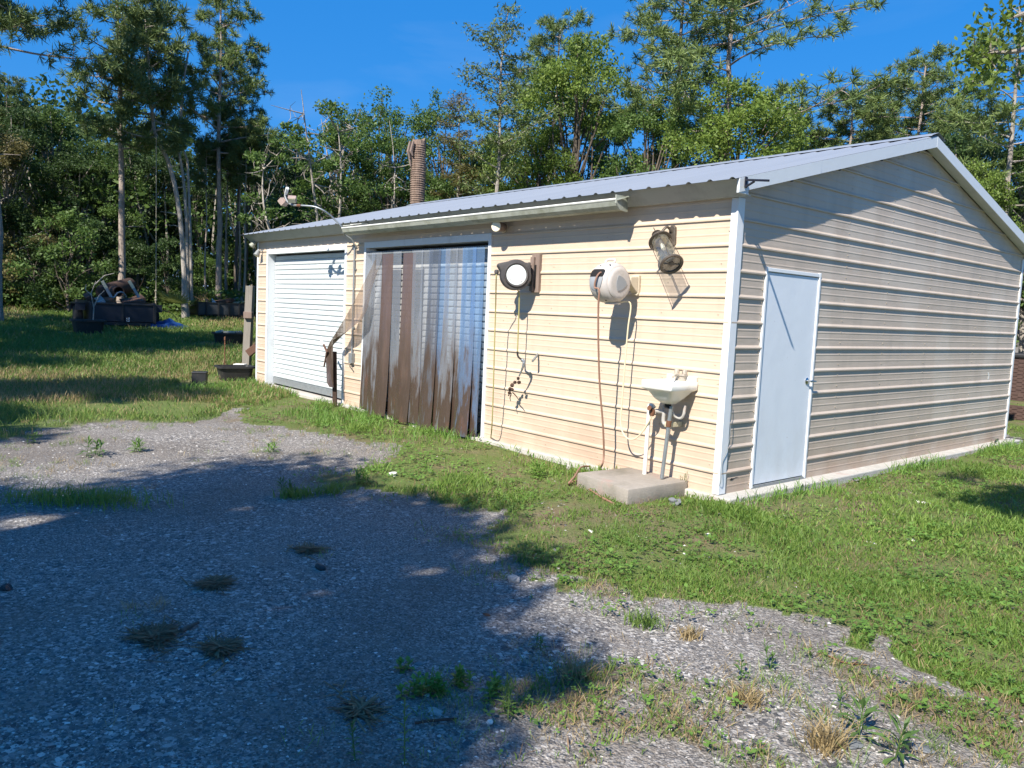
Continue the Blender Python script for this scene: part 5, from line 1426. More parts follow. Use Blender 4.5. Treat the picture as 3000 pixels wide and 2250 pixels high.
# broadleaf wall on the left
left = [('b2',-70,33,330,'leaf_olive','olive brown bushy tree at the left edge of the woods',1.1),('b0',60,35,330,'leaf_dark','mid green tree at the left, behind its brownish neighbour',1.1),
 ('b3',150,36,325,'leaf_mid','bright topped tree left of the pine behind the dump trailer',1.0),('b1',235,35,425,'leaf_dark','lower green tree just left of the dump trailer pine trunk',1.1),
 ('b4',300,36,425,'leaf_mid','light green tree right behind the dump trailer pine trunk',1.0),('b0',405,37,440,'leaf_dark','dark low tree behind the rope swing',1.1),
 ('b3',500,38,430,'leaf_dark','dark tree between the leaning pine and its twin stem',1.0),('b2',590,38,460,'leaf_dark','dark tree behind the bare slim trunk',1.0),
 ('b1',760,37,365,'leaf_dark','dark leafy tree rising behind the far end of the roof',1.0),('b4',835,37,395,'leaf_dark','shaded leafy tree left of the grey tangled tree',.9)]
for k,px,d,top,lf,lb,w in left: tree(k,px,d,top,lb,lf,'barkgrey',wide=w)
bl = [(-40,31.5,640,'bush0','leaf_olive','rusty olive bush at the left edge of the grass'),(90,32,700,'bush1','leaf_dark','low green bush left of the potted sapling'),(190,31,620,'bush0','leaf_mid','bright leafy bush left of the dump trailer'),
      (400,33,720,'bush1','leaf_dark','green bush behind the rope swing weight'),(500,33,700,'bush0','leaf_dark','green bush left of the leaning pine foot'),(600,34,760,'bush1','leaf_mid','bright bush behind the left end of the utility trailer'),(250,33,650,'bush1','leaf_dark','dark bush right behind the dump trailer load')]
for px,d,top,k,lf,lb in bl: tree(k,px,d,top,lb,lf,'barkdark')
# behind the workshop
mid = [('s0',955,30,225,'leaf_mid','grey tangled half bare tree behind the flood light',1.15,'barkgrey'),('b1',1010,33,330,'leaf_mid','green tree growing through the tangled grey tree',1.0,'barkdark'),
 ('b5',1130,34,270,'leaf_mid','airy pale topped tree left of the palm stump',1.1,'barkdark'),('b0',1120,31,400,'leaf_mid','dense green tree left of the palm stump',1.0,'barkdark'),
 ('c1',1330,31,262,'leaf_olive','small brownish cypress right of the palm stump',1.1,'barkpale'),('b2',1270,33,330,'leaf_mid','green tree behind the small brownish cypress',.9,'barkdark'),
 ('c0',1432,28,14,'cypress','tall pale trunked cypress standing against the sky',1.0,'barkpale'),
 ('p2',1590,37,68,'needle','round topped pine right of the tall cypress',1.0,'bark'),
 ('b4',1665,31,128,'leaf_bright','big bright green tree right of the tall cypress',.95,'barkdark'),('b0',1560,31,380,'leaf_bright','lower bright tree under the round topped pine',.95,'barkdark'),
 ('b3',1770,34,330,'leaf_mid','dark tree on the right flank of the big bright tree',.8,'barkdark'),('b3',1450,33,400,'leaf_mid','green tree at the foot of the tall cypress',.95,'barkdark'),
 ('p3',1945,30,-150,'needle','tall pine with an ivy covered trunk, left of a matching pine','1','bark'),('p3',2085,28.5,-120,'needle','tall pine with long spreading limbs reaching right',1.25,'bark'),
 ('b1',1880,28,275,'leaf_mid','ivy clad leafy tree below the left of two tall pines',.95,'barkdark'),('b4',2130,26,248,'leaf_bright','yellow green broad tree below the spreading pine',1.10,'barkdark'),('b0',1990,30,360,'leaf_mid','green tree between the ivy clad tree and the yellow green tree',.9,'barkdark'),
 ('b5',2290,30,370,'leaf_mid','thin pale tree at the right of the yellow green tree',.8,'barkdark')]
for k,px,d,top,lf,lb,w,bk in mid: tree(k,px,d,top,lb,lf,bk,wide=float(w))
right = [('p2',2640,31,188,'needle','rounded pine above the roof ridge',1.15,'bark'),('p2',2440,32,275,'needle','lower pine on the slope left of the rounded pine',1.2,'bark'),('p1',2530,34,262,'needle','dense pine between the two lower right pines',1.2,'bark'),('p4',2330,33,380,'needle','short pine at the left end of the right pines',1.9,'bark'),('p2',2735,33,300,'needle','short pine just right of the rounded pine',1.1,'bark'),
 ('p1',2905,22,95,'needle','big pine with a pale trunk beyond the right roof slope',1.25,'barkgrey'),('b0',2800,25,400,'leaf_dark','dark leafy tree behind the right roof slope',1.0,'barkgrey'),('b3',2990,24,420,'leaf_dark','dark tree at the right edge behind the big pine',1.1,'barkgrey'),('b1',2850,21,490,'leaf_bright','bright low tree below the big right pine',.8,'barkgrey'),('b2',3100,23,330,'leaf_mid','leafy tree cut by the right edge',1.0,'barkgrey')]
for k,px,d,top,lf,lb,w,bk in right: tree(k,px,d,top,lb,lf,bk,wide=w)
# the palm stump
Pb = at_d(1222, 600, 20.5); pz = float(gz(Pb[0],Pb[1])); ptop = at_d(1213, 425, 20.5)
ps = thing('palm_stump', 'tall headless palm trunk with a torn top behind the workshop', 'palm stump', (Pb[0],Pb[1],pz))
zs = np.arange(pz-.1, ptop[2], .055); mb = MB(); prof = []
P0 = A(Pb[0],Pb[1],0); dxy = (ptop-Pb)[:2]
for i, z in enumerate(zs):
    rr_0 = .178 + .010*math.sin(z*3)
    q_ = random.uniform(-.008,.008); prof += [(rr_0-.010+q_, z), (rr_0+.011+q_, z+.032+q_*.6), (rr_0+.003, z+.05)]
mb.lathe((Pb[0],Pb[1],0),(0,0,1),prof,22)
part('trunk', mb, M['palmbark'], ps)
tp_c = A(Pb[0],Pb[1],ptop[2]); tm_ = MB()
for i in range(9):
    a = i*.7; tm_.obox(tp_c+A(.115*math.cos(a),.115*math.sin(a),.02+.05*math.sin(i*2.3)), A(.05*math.cos(a),.05*math.sin(a),.02), A(-.06*math.sin(a),.06*math.cos(a),0), A(0,0,.07+.03*math.sin(i)))
part('torn_top', tm_, M['palmbark'], ps, bevel=.01)
lft = -np.array([CR[0],CR[1],0]); lft /= np.linalg.norm(lft)
fl_ = MB()
for i,(o_,l_) in enumerate(((.15,.40),(.18,.55),(.20,.35),(.12,.30))):
    q = tp_c+lft*o_+A(-CD[0],-CD[1],0)*(.09+.04*i)
    fl_.tube([q+A(0,0,.05), q+lft*.05+A(0,0,-.2), q+lft*.0+A(0,0,-l_)], [.035,.045,.015], 6)
part('hanging_bark', fl_, M['brownwood'], ps)

# deep woods and undergrowth behind: one mass each
def mass(name, n, dlo, dhi, hfun, size, leaf, seed, label, pxlo=-260, pxhi=4300, hlo=0.):
    r = np.random.default_rng(seed)
    px = r.uniform(pxlo, pxhi, n); d = dlo+(dhi-dlo)*r.random(n)**1.2
    yaw = np.arctan2(CD[1],CD[0]) - np.arctan((px-1500)/CF)
    X = CPOS[0]+d*np.cos(yaw); Y = CPOS[1]+d*np.sin(yaw)
    lump = fbm(X, Y, .22, 3); Hm = hfun(px)*(.55+.9*lump)
    Z = gz(X,Y)+hlo+(Hm-hlo)*r.random(n)**.85
    ok = fbm(X*1.3+Z*2.1, Y*1.3-Z*1.7, .5, 3) > .40
    C = np.stack([X,Y,Z],-1)[ok]
    V, F = leaf_quads(C, size, r)
    o = link(name, fast_mesh(name, V, F), M[leaf]); o['kind'] = 'stuff'; o['label'] = label
    return o
mass('deep_woods', 64000, 41, 60, lambda p: 7.2+0*p, .46, 'leaf_dark', 1, 'dark mass of woods behind the nearer trees')
mass('shaded_woods', 30000, 38.5, 47, lambda p: 8.3+0*p, .30, 'leaf_dark', 4, 'dark dense woods closing off the left side', -260, 930)
mass('understory', 54000, 34, 40, lambda p: np.where(p<860, 4.6, 5.5), .24, 'leaf_mid', 2, 'tangled green understory along the edge of the woods')
mass('undergrowth', 16000, 31.5, 34, lambda p: 1.1+0*p, .16, 'leaf_mid', 3, 'low undergrowth where the grass meets the woods', -260, 900)
# thin dark stems standing in the woods
st = MB(); rs_ = np.random.default_rng(5)
for i in range(70):
    px = rs_.uniform(-100, 820); d = rs_.uniform(34, 44); Q = at_d(px, 880, d); z = float(gz(Q[0],Q[1])); h = rs_.uniform(2.5,5.5)
    st.tube([(Q[0],Q[1],z-.2),(Q[0]+rs_.normal(0,.3),Q[1]+rs_.normal(0,.3),z+h*.5),(Q[0]+rs_.normal(0,.6),Q[1]+rs_.normal(0,.6),z+h)],[.07,.05,.02],5,cap=False)
o = link('saplings', st.mesh('saplings', smooth=True, fixn=False), M['barkgrey']); o['kind'] = 'stuff'; o['label'] = 'thin bare sapling stems crowding the woods'
# palmetto
def palmetto(px, py, label, s=1.):
    b = ground_hit(px, py); r = np.random.default_rng(px); V = []
    for f in range(11):
        a = r.random()*6.28; e = r.uniform(.3,1.2); c = b+A(math.cos(a)*.18,math.sin(a)*.18,.28+.25*r.random())*s
        ax_ = A(math.cos(a)*math.cos(e),math.sin(a)*math.cos(e),math.sin(e)); sd_ = unit(np.cross(ax_,A(0,0,1))); n_ = np.cross(sd_,ax_)
        for k in range(13):
            t = (k-6)/6*1.35; d_ = ax_*math.cos(t)+sd_*math.sin(t); w = np.cross(d_,n_)*.018*s; l = .42*s*(1-.25*abs(t)/1.35)
            V += [c-w*.4, c+d_*l*.5-w, c+d_*l-A(0,0,.05), c+d_*l*.5+w]
    V = np.array(V)-b
    o = link('palmetto', fast_mesh('palmetto', V, np.arange(len(V)).reshape(-1,4)), M['palmetto'], None, b); return tag(o, label, 'plant')
palmetto(527, 922, 'yellow green palmetto at the foot of the leaning pine', 1.5)
palmetto(575, 925, 'smaller palmetto left of the utility trailer', 1.0)

# ------------------------------------------------------------------ trees outside the view whose shade falls into it
def shade_tree(name, label, regions, trunk_at, leaf, seed, lsize=.16, gaps=()):
    """regions: (ground polygon, height above ground of the foliage, number of leaf clumps). Each clump hangs on a limb of the tree."""
    r = np.random.default_rng(seed); mb = MB(); P = []
    bx, by = trunk_at; bz = float(gz(bx,by)); C = []
    for poly, h0, h1, ncl, rad, nl in regions:
        poly = np.array(poly); lo, hi = poly.min(0), poly.max(0); k = 0; tries = 0
        while k < ncl and tries < 6000:
            tries += 1
            q = lo+(hi-lo)*r.random(2)
            if not inpoly(q[:1], q[1:], [tuple(p) for p in poly])[0]: continue
            h = r.uniform(h0,h1); z = float(gz(q[0],q[1]))
            c = np.array([q[0],q[1],z]) + np.array([SUN.x,SUN.y,SUN.z])/SUN.z*h
            rd_ = rad*r.uniform(.6,1.2); P.append(clump_points(c, rd_, int(nl*(rd_/rad)**2), r, .6)); C.append(c); k += 1
    C = np.array(C); top = C[:,2].max(); ctr = C.mean(0)
    tk = np.array([[bx,by,bz-.3],[bx+.05,by,bz+1.5],[(bx*2+ctr[0])/3,(by*2+ctr[1])/3,bz+(top-bz)*.55],[(bx+ctr[0]*2)/3,(by+ctr[1]*2)/3,top*.85]])
    mb.tube(curve(tk,5), np.linspace(.26,.09,16), 9)
    for c in C[::2]:
        s = tk[2]*.6+tk[1]*.4 if c[2] < tk[2][2]+.5 else tk[2]
        mb.tube(bez(s,(s+c)/2+A(0,0,.3)+r.normal(0,.2,3),c,6), np.linspace(.07,.012,6), 5, cap=False)
    Q = np.concatenate(P)
    for gx_, gy_, ga, gb in gaps:      # openings between the limbs that let sun flecks through
        k_ = (Q[:,2]+.07)/SUN.z; fx, fy = Q[:,0]-SUN.x*k_-gx_, Q[:,1]-SUN.y*k_-gy_
        u_, v_ = (fx*CR[0]+fy*CR[1])/ga, (fx*CD[0]+fy*CD[1])/gb
        Q = Q[(u_*u_+v_*v_) > r.uniform(.2,1.7,len(Q))]
    t = thing(name, label, 'tree', (bx,by,bz)); V, F = leaf_quads(Q-A(bx,by,bz), lsize, r)
    for a in mb.v: a -= A(bx,by,bz)
    link('trunk', mb.mesh('trunk', smooth=True, angle=60, fixn=False), M['barkgrey'], t)
    link('crown', fast_mesh('crown', V, F), M[leaf], t)
S1 = GH([(-250,1470),(90,1452),(384,1466),(588,1430),(700,1385),(860,1365),(985,1352),(960,1400),(1000,1470),(1229,1468),(1372,1497),(1480,1530),(1330,1560),(1275,1600),(1390,1628),(1330,1660),(1190,1695),(1400,1705),(1530,1760),(1450,1800),(1400,1880),(1340,1950),(1210,2020),(1250,2150),(1180,2300),(300,2350),(-900,2350),(-900,1600)])
S1w = [(p_[0]*.97+.03*-1.,p_[1]*.9-.75) for p_ in S1 if p_[1] < -2.6]  # extra upper leaf layer, added unseen to keep sky light off the shaded gravel
S1b = GH([(1515,1925),(1590,1915),(1670,1930),(1650,1960),(1560,1965)])
S1c = GH([(1440,1640),(1540,1610),(1600,1640),(1500,1670)])
shade_tree('oak_tree','spreading oak behind the camera whose shade covers the gravel',[(S1,6.0,8.0,215,.62,150),(S1w,8.0,12.0,300,1.0,150),(S1b,6.0,6.5,3,.30,80),(S1c,6.0,6.5,3,.25,40)],(.8,-13.5),'leaf_mid',201,.15,[(*ground_hit(x_,y_)[:2],a_,b_) for x_,y_,a_,b_ in ((150,1530,.70,.26),(933,1738,.13,.10),(820,1785,.10,.08),(1240,1679,.16,.10),(413,1584,.12,.10),(709,1490,.12,.09))])
B1 = GH([(-200,975),(200,972),(420,975),(600,985),(700,1002),(640,1030),(450,1040),(250,1035),(0,1040),(-300,1060)])
B1b = GH([(-300,1060),(0,1050),(200,1058),(340,1066),(200,1078),(0,1085),(-300,1100)])
B2 = GH([(-300,1150),(0,1135),(200,1128),(420,1122),(600,1135),(610,1160),(400,1172),(150,1172),(0,1178),(-300,1190)])
B2b = GH([(-300,1195),(0,1195),(55,1215),(60,1250),(0,1285),(-300,1330)])
def raw(poly): return poly
shade_tree('oak_tree','oak standing left of the view that shades the far field',[(B1,9,12,150,1.0,110)],(-22,-16),'leaf_mid',202,.24)
shade_tree('oak_tree','smaller oak left of the view that shades the middle field',[(B1b,7,9,34,.8,110),(B2,8,10,90,.62,120),(B2b,8,9,26,.55,130)],(-12,-14),'leaf_mid',203,.20)
B0 = GH([(-100,925),(180,935),(300,940),(450,945),(470,965),(240,972),(-100,970)])
shade_tree('oak_tree','oak far left of the view that shades the dump trailer',[(B0,10,14,46,.9,120)],(-32,-18),'leaf_mid',204,.26)
R1 = GH([(2890,1470),(2960,1440),(3060,1430),(3200,1460),(3200,1520),(3060,1520),(2950,1500)])
shade_tree('maple_tree','leafy tree right of the view reaching over the lawn',[(R1,4.2,5.2,26,.40,120)],(6.2,1.8),'leaf_bright',205,.13)
# leafy branch of that tree reaching into the upper right of the view
br = MB(); rb_ = np.random.default_rng(9); LP = []
for pts, cl_ in ((((3060,120,6.4),(2980,150,6.3),(2900,155,6.4),(2850,165,6.5)),((2900,70,.16),(2920,110,.2),(2855,110,.13),(2830,150,.12),(2940,145,.22),(2900,190,.25),(2930,215,.22),(2860,180,.14),(2850,240,.2),(2800,185,.08))),
                  (((3080,20,6.0),(3000,40,6.0),(2970,50,6.0)),((2985,20,.14),(2965,22,.08),(2985,55,.14),(2955,55,.07)))):
    P_ = np.array([at_d(a,b,c) for a,b,c in pts]); br.tube(curve(P_,5), np.linspace(.022,.006,len(curve(P_,5))), 6)
    for (a,b,s) in cl_:
        c = at_d(a,b,6.4); LP.append(clump_points(c, s*.9, int(60*(s/.2)**1.4)+6, rb_, .9)); q = P_[np.argmin(np.linalg.norm(P_-c,axis=1))]; br.tube(bez(q,(q+c)/2+rb_.normal(0,.03,3),c,5), np.linspace(.008,.003,5), 4, cap=False)
b0_ = at_d(3060,120,6.4)
tb = thing('maple_branch', 'leafy twig ends of a near tree hanging into the upper right corner', 'branch', tuple(b0_))
for a in br.v: a -= b0_
link('branch', br.mesh('branch', smooth=True, fixn=False), M['barkpale'], tb)
V, F = leaf_quads(np.concatenate(LP)-b0_, .048, rb_, .2, .6)
link('leaves', fast_mesh('leaves', V, F), M['leaf_bright'], tb)

# ------------------------------------------------------------------ grass, weeds, pebbles
def yard_points(n, rlo, rhi, rng, p=1.0, pxlo=-120, pxhi=3120):
    px = rng.uniform(pxlo, pxhi, n); u = rng.random(n)
    r = np.exp(np.log(rlo)+(np.log(rhi)-np.log(rlo))*u) if p == 0 else (rlo**p+(rhi**p-rlo**p)*u)**(1/p)
    yaw = math.atan2(CD[1],CD[0]) - np.arctan((px-1500)/CF)
    X = CPOS[0]+r*np.cos(yaw); Y = CPOS[1]+r*np.sin(yaw)
    ok = ~((X > -L-.05) & (X < .19) & (Y > -.07) & (Y < W+.26))
    ok &= ~inpoly(X, Y, [tuple(p_) for p_ in P4])
    return X[ok], Y[ok], r[ok]
def blades(X, Y, h, w, rng, lean=.5, seg=2, z=None):
    n = len(X); b = np.stack([X, Y, gz(X,Y)-.004 if z is None else z], -1)
    a = rng.random(n)*6.283; d = np.stack([np.cos(a),np.sin(a),np.zeros(n)],-1)
    b2 = rng.random(n)*6.283; s = np.stack([np.cos(b2),np.sin(b2),np.zeros(n)],-1)*(w*.5)[:,None]
    ln = (h*lean*rng.uniform(.2,1.3,n))[:,None]
    m = b+d*ln*.35+np.array([0,0,1.])*(h*.60)[:,None]; t = b+d*ln+np.array([0,0,1.])*(h*rng.uniform(.75,1.0,n))[:,None]
    if seg == 1:
        mm = b*.45+t*.55+np.array([0,0,1.])*(h*.10)[:,None]; V = np.stack([b-s*.3, mm-s, t, mm+s],1); return V.reshape(-1,3), np.arange(4*n).reshape(-1,4)
    V = np.stack([b-s, b+s, m+s*.85, m-s*.85, t+s*.12, t-s*.12],1); i = np.arange(n)[:,None]*6
    return V.reshape(-1,3), np.concatenate([i+np.array([[0,1,2,3]]), i+np.array([[3,2,4,5]])],1).reshape(-1,4)
def stuff(name, V, F, mat, label):
    o = link(name, fast_mesh(name, V, F), M[mat]); o['kind'] = 'stuff'; o['label'] = label; return o
def join(*vf):
    V, F, k = [], [], 0
    for v, f in vf: V.append(v); F.append(f+k); k += len(v)
    return np.concatenate(V), np.concatenate(F)
r = np.random.default_rng(77)
# lawn
X, Y, R = yard_points(640000, 2.3, 20, r, .35)
l, f, s = zone(X, Y); wl_ = np.hypot(np.maximum(0, np.maximum(-X-1e3, 0)), 0)
dens = np.maximum(l*np.clip(.12+2.0*(fbm(X,Y,2.3)-.30)+.9*(fbm(X,Y,.6)-.5),.06,1), s*.18)
wallz = (X < -.4) & (Y > -3.2); dens = np.where(wallz, dens*np.clip((fbm(X+8,Y-3,1.7)-.47)*7,.03,1)*.7, dens)
ok = r.random(len(X)) < dens; X, Y, R = X[ok], Y[ok], R[ok]
long_ = np.clip((fbm(X+40,Y,1.1,3)-.50)*6, 0, 1); nearwall = ((Y > -2.6) & (X < -.6)) | ((Y > -.45) & (X < 0))
h = (.024+.026*r.random(len(X)))*(1+1.1*long_) + np.where(nearwall, .045*long_+.008, 0)
n1 = R < 6.5
stuff('lawn_grass', *join(blades(X[n1],Y[n1],h[n1],.0040+.003*r.random(n1.sum()),r,.75,2), blades(X[~n1],Y[~n1],h[~n1]*1.1,.007+.005*r.random((~n1).sum()),r,.7,1)), 'grass', 'short green lawn grass around the near corner of the workshop')
# dry thatch among it
X, Y, R = yard_points(60000, 2.3, 14, r, .35); l, f, s = zone(X, Y)
ok = r.random(len(X)) < np.maximum(l*.7, s*.95); X, Y, R = X[ok], Y[ok], R[ok]
stuff('dry_thatch', *blades(X,Y,.018+.03*r.random(len(X)),.0035+.002*r.random(len(X)),r,1.9,1), 'straw', 'dry brown thatch lying between the lawn blades')
X, Y, R = yard_points(36000, 2.3, 14, r, .35); l, f, s = zone(X, Y)
ok = r.random(len(X)) < np.maximum(l*.5, s*.9)*(fbm(X+3,Y-8,.9)>.40); X, Y = X[ok], Y[ok]
stuff('tan_grass', *blades(X,Y,.03+.05*r.random(len(X)),.003+.002*r.random(len(X)),r,1.1,1), 'drygrass', 'tan dry grass stems in the lawn and scrub')
# clover and broad leaved ground weeds
X, Y, R = yard_points(60000, 2.3, 14, r, .35); l, f, s = zone(X, Y)
ok = r.random(len(X)) < np.maximum(l*np.clip((fbm(X-7,Y+2,1.3,3)-.38)*3,0.05,.8), s*.18); X, Y, R = X[ok], Y[ok], R[ok]
Zc = gz(X,Y)+.015+.045*r.random(len(X)); C3 = np.repeat(np.stack([X,Y,Zc],-1),3,0)
ang = np.repeat(r.random(len(X))*6.283,3)+np.tile([0,2.09,4.19],len(X)); sz = np.repeat(.012+.016*r.random(len(X))**2,3)*(1+.06*np.repeat(R,3))
d = np.stack([np.cos(ang),np.sin(ang),r.normal(.1,.25,len(ang))],-1)*sz[:,None]; sd_ = np.stack([-np.sin(ang),np.cos(ang),r.normal(0,.2,len(ang))],-1)*(sz*.42)[:,None]
V = np.stack([C3, C3+d*.6+sd_, C3+d, C3+d*.6-sd_],1).reshape(-1,3)
stuff('clover', V, np.arange(len(V)).reshape(-1,4), 'clover', 'clover and small broad leaved weeds in the lawn')
# tall weeds along the long wall
X = np.concatenate([r.uniform(-10.5,-.4,4500), r.uniform(-10.3,-5,2600), r.uniform(.17,.42,1200)]); Y = np.concatenate([-.07-1.5*r.random(4500)**1.6, -.1-1.6*r.random(2600), r.uniform(-.2,7.4,1200)])
dn = np.clip((fbm(X+2,Y*1.3,1.2,3)-.46)*7,0,1); ok = (r.random(len(X)) < dn) & ~inpoly(X,Y,[tuple(p_) for p_ in P4]); X, Y, dn = X[ok], Y[ok], dn[ok]
stuff('wall_weeds', *blades(X,Y,.06+.13*dn*r.random(len(X)),.006+.005*r.random(len(X)),r,.7,2), 'clover', 'leafy weeds growing along the foot of the workshop wall')
# field
X, Y, R = yard_points(260000, 6.5, 36, r, .5, -150, 900); l, f, s = zone(X, Y); ok = r.random(len(X)) < f*np.clip(.22+(R-9.5)/6+(fbm(X,Y,1.1)-.5)*1.2,.06,1); X, Y, R = X[ok], Y[ok], R[ok]
gr = fbm(X+11,Y-5,.30,3); near_ = np.clip((11.5-R)/2.5,0,1); pxs = 1500+CF*((X-CPOS[0])*CR[0]+(Y-CPOS[1])*CR[1])/((X-CPOS[0])*CD[0]+(Y-CPOS[1])*CD[1]); dryp = np.clip(.02+.55*near_+.55*((R>13)&(R<17.5))*np.clip((420-pxs)/250,0,1)+.55*(R>22)*np.clip((pxs-480)/120,0,1)+.5*(R>28)*np.clip((250-pxs)/200,0,1)+(.42-gr)*2,.03,.85); isd = r.random(len(X)) < dryp
clear = np.ones(len(X), bool)
for q_, rad_ in ((ground_hit(690,1112),.75),(ground_hit(585,1128),.35),(ground_hit(258,976),.6),(ground_hit(670,1008),.8),(ground_hit(437,1186),.9)):
    u_ = (X-q_[0])*CD[0]+(Y-q_[1])*CD[1]; w_ = (X-q_[0])*CR[0]+(Y-q_[1])*CR[1]
    clear &= ~((np.abs(w_) < rad_) & (u_ < .45) & (u_ > -.9)) | (r.random(len(X)) < .10)
X, Y, R, isd = X[clear], Y[clear], R[clear], isd[clear]
hh = (.035+.11*r.random(len(X))**1.8)*np.clip(.45+R/26,.6,1.25)
stuff('field_grass', *blades(X[~isd],Y[~isd],hh[~isd],(.005+.0007*R[~isd]),r,.7,1), 'fieldgrass', 'rough green field grass running back to the woods')
stuff('dry_field_grass', *blades(X[isd],Y[isd],hh[isd]*1.2,(.0025+.0005*R[isd]),r,.45,1), 'drygrass', 'tall tan seeding grass across the field')
# thin growth in the gravel
TX, TY, TR = yard_points(5200, 2.4, 14, r, .5); l, f, s = zone(TX, TY)
patch_ = np.clip((fbm(TX+60,TY+11,.55,3)-.52)*9,0,1); shade_zone = inpoly(TX,TY,S1)
LL_ = GH([(-50,1262),(500,1245),(930,1285),(980,1335),(700,1355),(420,1440),(-50,1445)])
pr = np.maximum(np.maximum(s*.95, patch_*.65), inpoly(TX,TY,LL_)*.75*np.clip((fbm(TX+3,TY+70,1.3,3)-.40)*6,.05,1))*np.where(shade_zone,.02,1)*(l<.3); ok = r.random(len(TX)) < pr; TX, TY = TX[ok], TY[ok]
vf, vd = [], []
for x, y in zip(TX, TY):
    k = int(r.integers(8,26)); sp = r.uniform(.015,.05); hx = r.uniform(.025,.09)
    q = (x+r.normal(0,sp,k), y+r.normal(0,sp,k))
    (vd if r.random() < .45 else vf).append(blades(q[0],q[1],hx*r.uniform(.5,1.2,k),np.full(k,.0034),r,.9,1))
stuff('gravel_grass', *join(*vf), 'grass', 'thin green tufts coming up through the gravel')
stuff('dry_gravel_grass', *join(*vd), 'drygrass', 'thin dry tufts coming up through the gravel')
# pebbles
X, Y, R = yard_points(95000, 1.9, 11, r, .25); l, f, s = zone(X, Y)
ok = r.random(len(X)) < (1-np.clip(l+f,0,.95))*(1-.6*s)*np.clip(.25+2.2*(fbm(X,Y,.7,3)-.33),.1,1); X, Y, R = X[ok], Y[ok], R[ok]
n = len(X); sz = (.0026+.0072*r.random(n)**3.2)*(1+.05*R)*np.where(r.random(n)<.03,1.9,1.); a0 = r.random(n)*6.283
base = np.stack([X,Y,gz(X,Y)-.001],-1); VS = []
for k in range(5):
    ak = a0+k*1.2566+r.normal(0,.22,n); rk = sz*r.uniform(.7,1.3,n)
    VS.append(base+np.stack([rk*np.cos(ak), rk*np.sin(ak), sz*r.uniform(-.1,.15,n)],-1))
VS.append(base+np.stack([sz*r.normal(0,.2,n), sz*r.normal(0,.2,n), sz*r.uniform(.35,.75,n)],-1))
V = np.stack(VS,1).reshape(-1,3); i = np.arange(n)[:,None]*6
F = np.concatenate([i+np.array([[k,(k+1)%5,5]]) for k in range(5)],1).reshape(-1,3)
t = NT('loose_chippings'); ri = t.isl()
rp_ = t.n.new('ShaderNodeValToRGB'); t.l.new(ri, rp_.inputs[0]); el = rp_.color_ramp.elements
el[0].position = 0; el[0].color = (.085,.088,.095,1); el[1].position = 1; el[1].color = (.70,.675,.63,1)
for p_, c_ in ((.45,(.13,.13,.135,1)),(.72,(.23,.225,.22,1)),(.82,(.25,.22,.18,1)),(.90,(.44,.42,.39,1))):
    e_ = el.new(p_); e_.color = c_
t.set(rp_.outputs[0], .85); M['chips'] = t.m
stuff('gravel', V, F, 'chips', 'loose grey chippings strewn over the yard')
# single weeds
def weed(px, py, h, nl, ll, label, mat='weed', name='weed', group=None, spread=.9, stems=1, lw=.20):
    b = ground_hit(px, py); q = np.random.default_rng(px*7+py); V = []
    for s_ in range(stems):
        o_ = A(q.normal(0,.5*ll),q.normal(0,.5*ll),0)*(stems>1); hh_ = h*q.uniform(.55,1.1); ln_ = A(q.normal(0,.12),q.normal(0,.12),1)*hh_
        a = q.random()*6.28
        for w_ in (A(1,0,0),A(0,1,0)): V += [o_-w_*.003, o_+w_*.003, o_+ln_+w_*.002, o_+ln_-w_*.002]
        for i in range(nl):
            f_ = (i+.5)/nl; a += 2.4+q.normal(0,.3); e = 1.15*f_+q.normal(0,.15)-.05
            d_ = A(math.cos(a)*math.cos(e),math.sin(a)*math.cos(e),math.sin(e)); sd2 = A(-math.sin(a),math.cos(a),0); l_ = ll*(1.1-.6*abs(f_-.45))*q.uniform(.8,1.2); c_ = o_+ln_*f_
            dr = A(0,0,-.22*l_*spread); w_ = sd2*l_*lw*.5; up2 = np.cross(d_,sd2)*l_*.03
            V += [c_, c_+d_*l_*.5+w_+up2, c_+d_*l_+dr, c_+d_*l_*.5+up2*-.4]
            V += [c_, c_+d_*l_*.5-up2*.4, c_+d_*l_+dr, c_+d_*l_*.5-w_+up2]
    V = np.array(V); o = link(name, fast_mesh(name, V, np.arange(len(V)).reshape(-1,4)), M[mat], None, b)
    return tag(o, label, 'weed', group)
weed(2515,2165,.15,16,.115,'broad leaved upright weed beside the flat slate, the left of a pair')
weed(2622,2225,.14,16,.110,'broad leaved upright weed nearest the bottom edge, the right of a pair')
weed(2170,1990,.09,9,.05,'small broad leaved weed alone on the gravel', spread=1.2, lw=.42)
weed(2460,2075,.10,12,.055,'slender grey green weed in the gravel left of the leafy pair')
weed(2235,1960,.12,14,.055,'pale bushy weed at the edge of the turf', stems=2)
for i,(px,py,lb,st,h) in enumerate(((1275,2030,'low leafy weed clump at the edge of the tree shade, the biggest of its row',9,.07),(1215,2035,'leafy weed clump at the left end of the row in the shade',6,.06),(1345,2010,'leafy weed clump in the middle of the row half in sun',7,.07),(1440,2035,'leafy weed clump at the right end of the row in the sun',6,.07),(1180,1960,'small dark weed alone in the shaded gravel',3,.06))):
    weed(px,py,h,9,.040,lb,'clover',stems=st,lw=.6,group='leafy weeds along the edge of the tree shade' if i < 4 else None)
weed(1185,2240,.24,26,.035,'tall thin seeding weed at the bottom edge in the shade','fieldgrass',lw=.25)
weed(1040,2225,.20,24,.035,'thin upright weed at the bottom edge, left of a taller one','weed',lw=.25)
weed(1490,2100,.14,18,.05,'upright weed standing in the sunny scrub below the leafy row','fieldgrass',stems=3)
weed(1560,1905,.06,12,.05,'small star shaped weed by the round patch of shade','weed',stems=2)
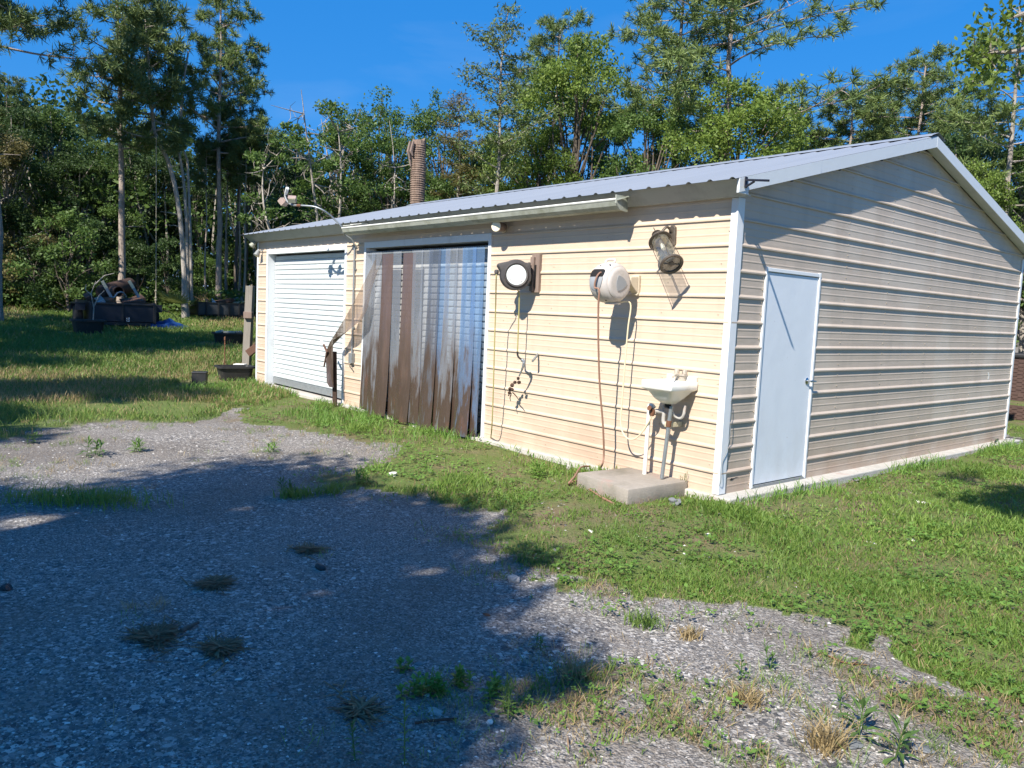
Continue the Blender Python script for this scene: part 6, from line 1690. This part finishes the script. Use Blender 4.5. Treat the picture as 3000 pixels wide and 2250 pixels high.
weed(280,1335,.16,14,.12,'dark rosette weed on the gravel at the left','weed',stems=3)
weed(420,1322,.13,14,.11,'bushy weed on the gravel right of the dark rosette','clover',stems=3)
weed(795,1322,.10,12,.09,'lone green weed where gravel meets the lawn','clover',stems=3)
weed(90,1300,.10,10,.09,'low weed at the far left of the gravel','weed',stems=3)
weed(1565,1400,.20,18,.10,'bright ferny weed between the lawn and the concrete pad','clover',stems=4)
weed(1060,1420,.13,16,.08,'bright weed clump at the front edge of the lawn','clover',stems=6)
weed(820,1455,.12,14,.08,'weed clump beside the dark end of the tree shade','weed',stems=4)
weed(2000,1450,.22,26,.035,'wispy grey weed at the right end of the concrete pad','weed',stems=5,lw=.12)
weed(1790,1362,.10,16,.05,'small weed on the wall side of the concrete pad','clover',stems=5,lw=.5)
weed(1910,1378,.12,16,.05,'small weed at the foot of the white pipe','clover',stems=5,lw=.5)
weed(2520,1372,.14,16,.06,'leafy weed against the slab by the gable wall','clover',stems=7,lw=.5)
weed(2640,1345,.16,18,.05,'yellow dotted weed patch against the slab further along the gable','clover',stems=7,lw=.4)
# grass clump alone in the shaded gravel, and the taller tufts
def tuft(px, py, h, n_, rad, label, mat='grass', el_=1.0):  # one clump = one plant
    b = ground_hit(px, py); q = np.random.default_rng(px+py); rt_ = A(CR[0],CR[1]); fw_ = A(-CR[1],CR[0])
    u, v = q.normal(0,rad*el_,n_), q.normal(0,rad,n_); x = b[0]+rt_[0]*u+fw_[0]*v; y = b[1]+rt_[1]*u+fw_[1]*v
    V, F = blades(x, y, h*q.uniform(.4,1.1,n_), np.full(n_,.006), q, .9, 2); V = V-b
    o = link('grass_clump', fast_mesh('grass_clump', V, F), M[mat], None, b); return tag(o, label, 'grass clump', kind='stuff')
tuft(230,1470,.15,800,.11,'wide green grass clump alone at the left of the shaded gravel',el_=2.6)
tuft(870,1455,.11,240,.07,'small green tuft in the shade left of the lawn edge')
tuft(970,1445,.13,160,.07,'pale tuft at the sunlit tip of the lawn')
tuft(130,1230,.26,260,.22,'tall dark grass tuft at the left edge of the field','fieldgrass',1.8)
tuft(1690,1985,.09,120,.04,'dry tuft standing in the middle of the sunlit gravel','drygrass')
tuft(1890,1830,.09,160,.05,'green and straw tuft on the gravel below the lawn','fieldgrass')
tuft(2020,1870,.08,90,.03,'thin tan tuft on the sunlit gravel','drygrass')
tuft(2410,2190,.13,170,.035,'straw coloured tuft left of the leafy pair of weeds','drygrass')
tuft(2190,2060,.09,100,.03,'tan tuft between the gravel weeds','drygrass')
# broken paving slabs lying in the field edge
for i,(px,py,w_,lb) in enumerate(((405,1180,.9,'broken grey concrete slab in the field grass, the nearer piece'),(470,1192,.7,'broken concrete slab lying low beside another at the field edge'))):
    b = ground_hit(px,py); single('broken_slab', MB().prism([b+rt*(w_*a)+dv*c_+A(0,0,-.075) for a,c_ in ((-.4,-.25),(.35,-.3),(.45,.1),(.1,.35),(-.35,.3))], (0,0,.058)), M['concrete'], lb, 'slab', bevel=.012)
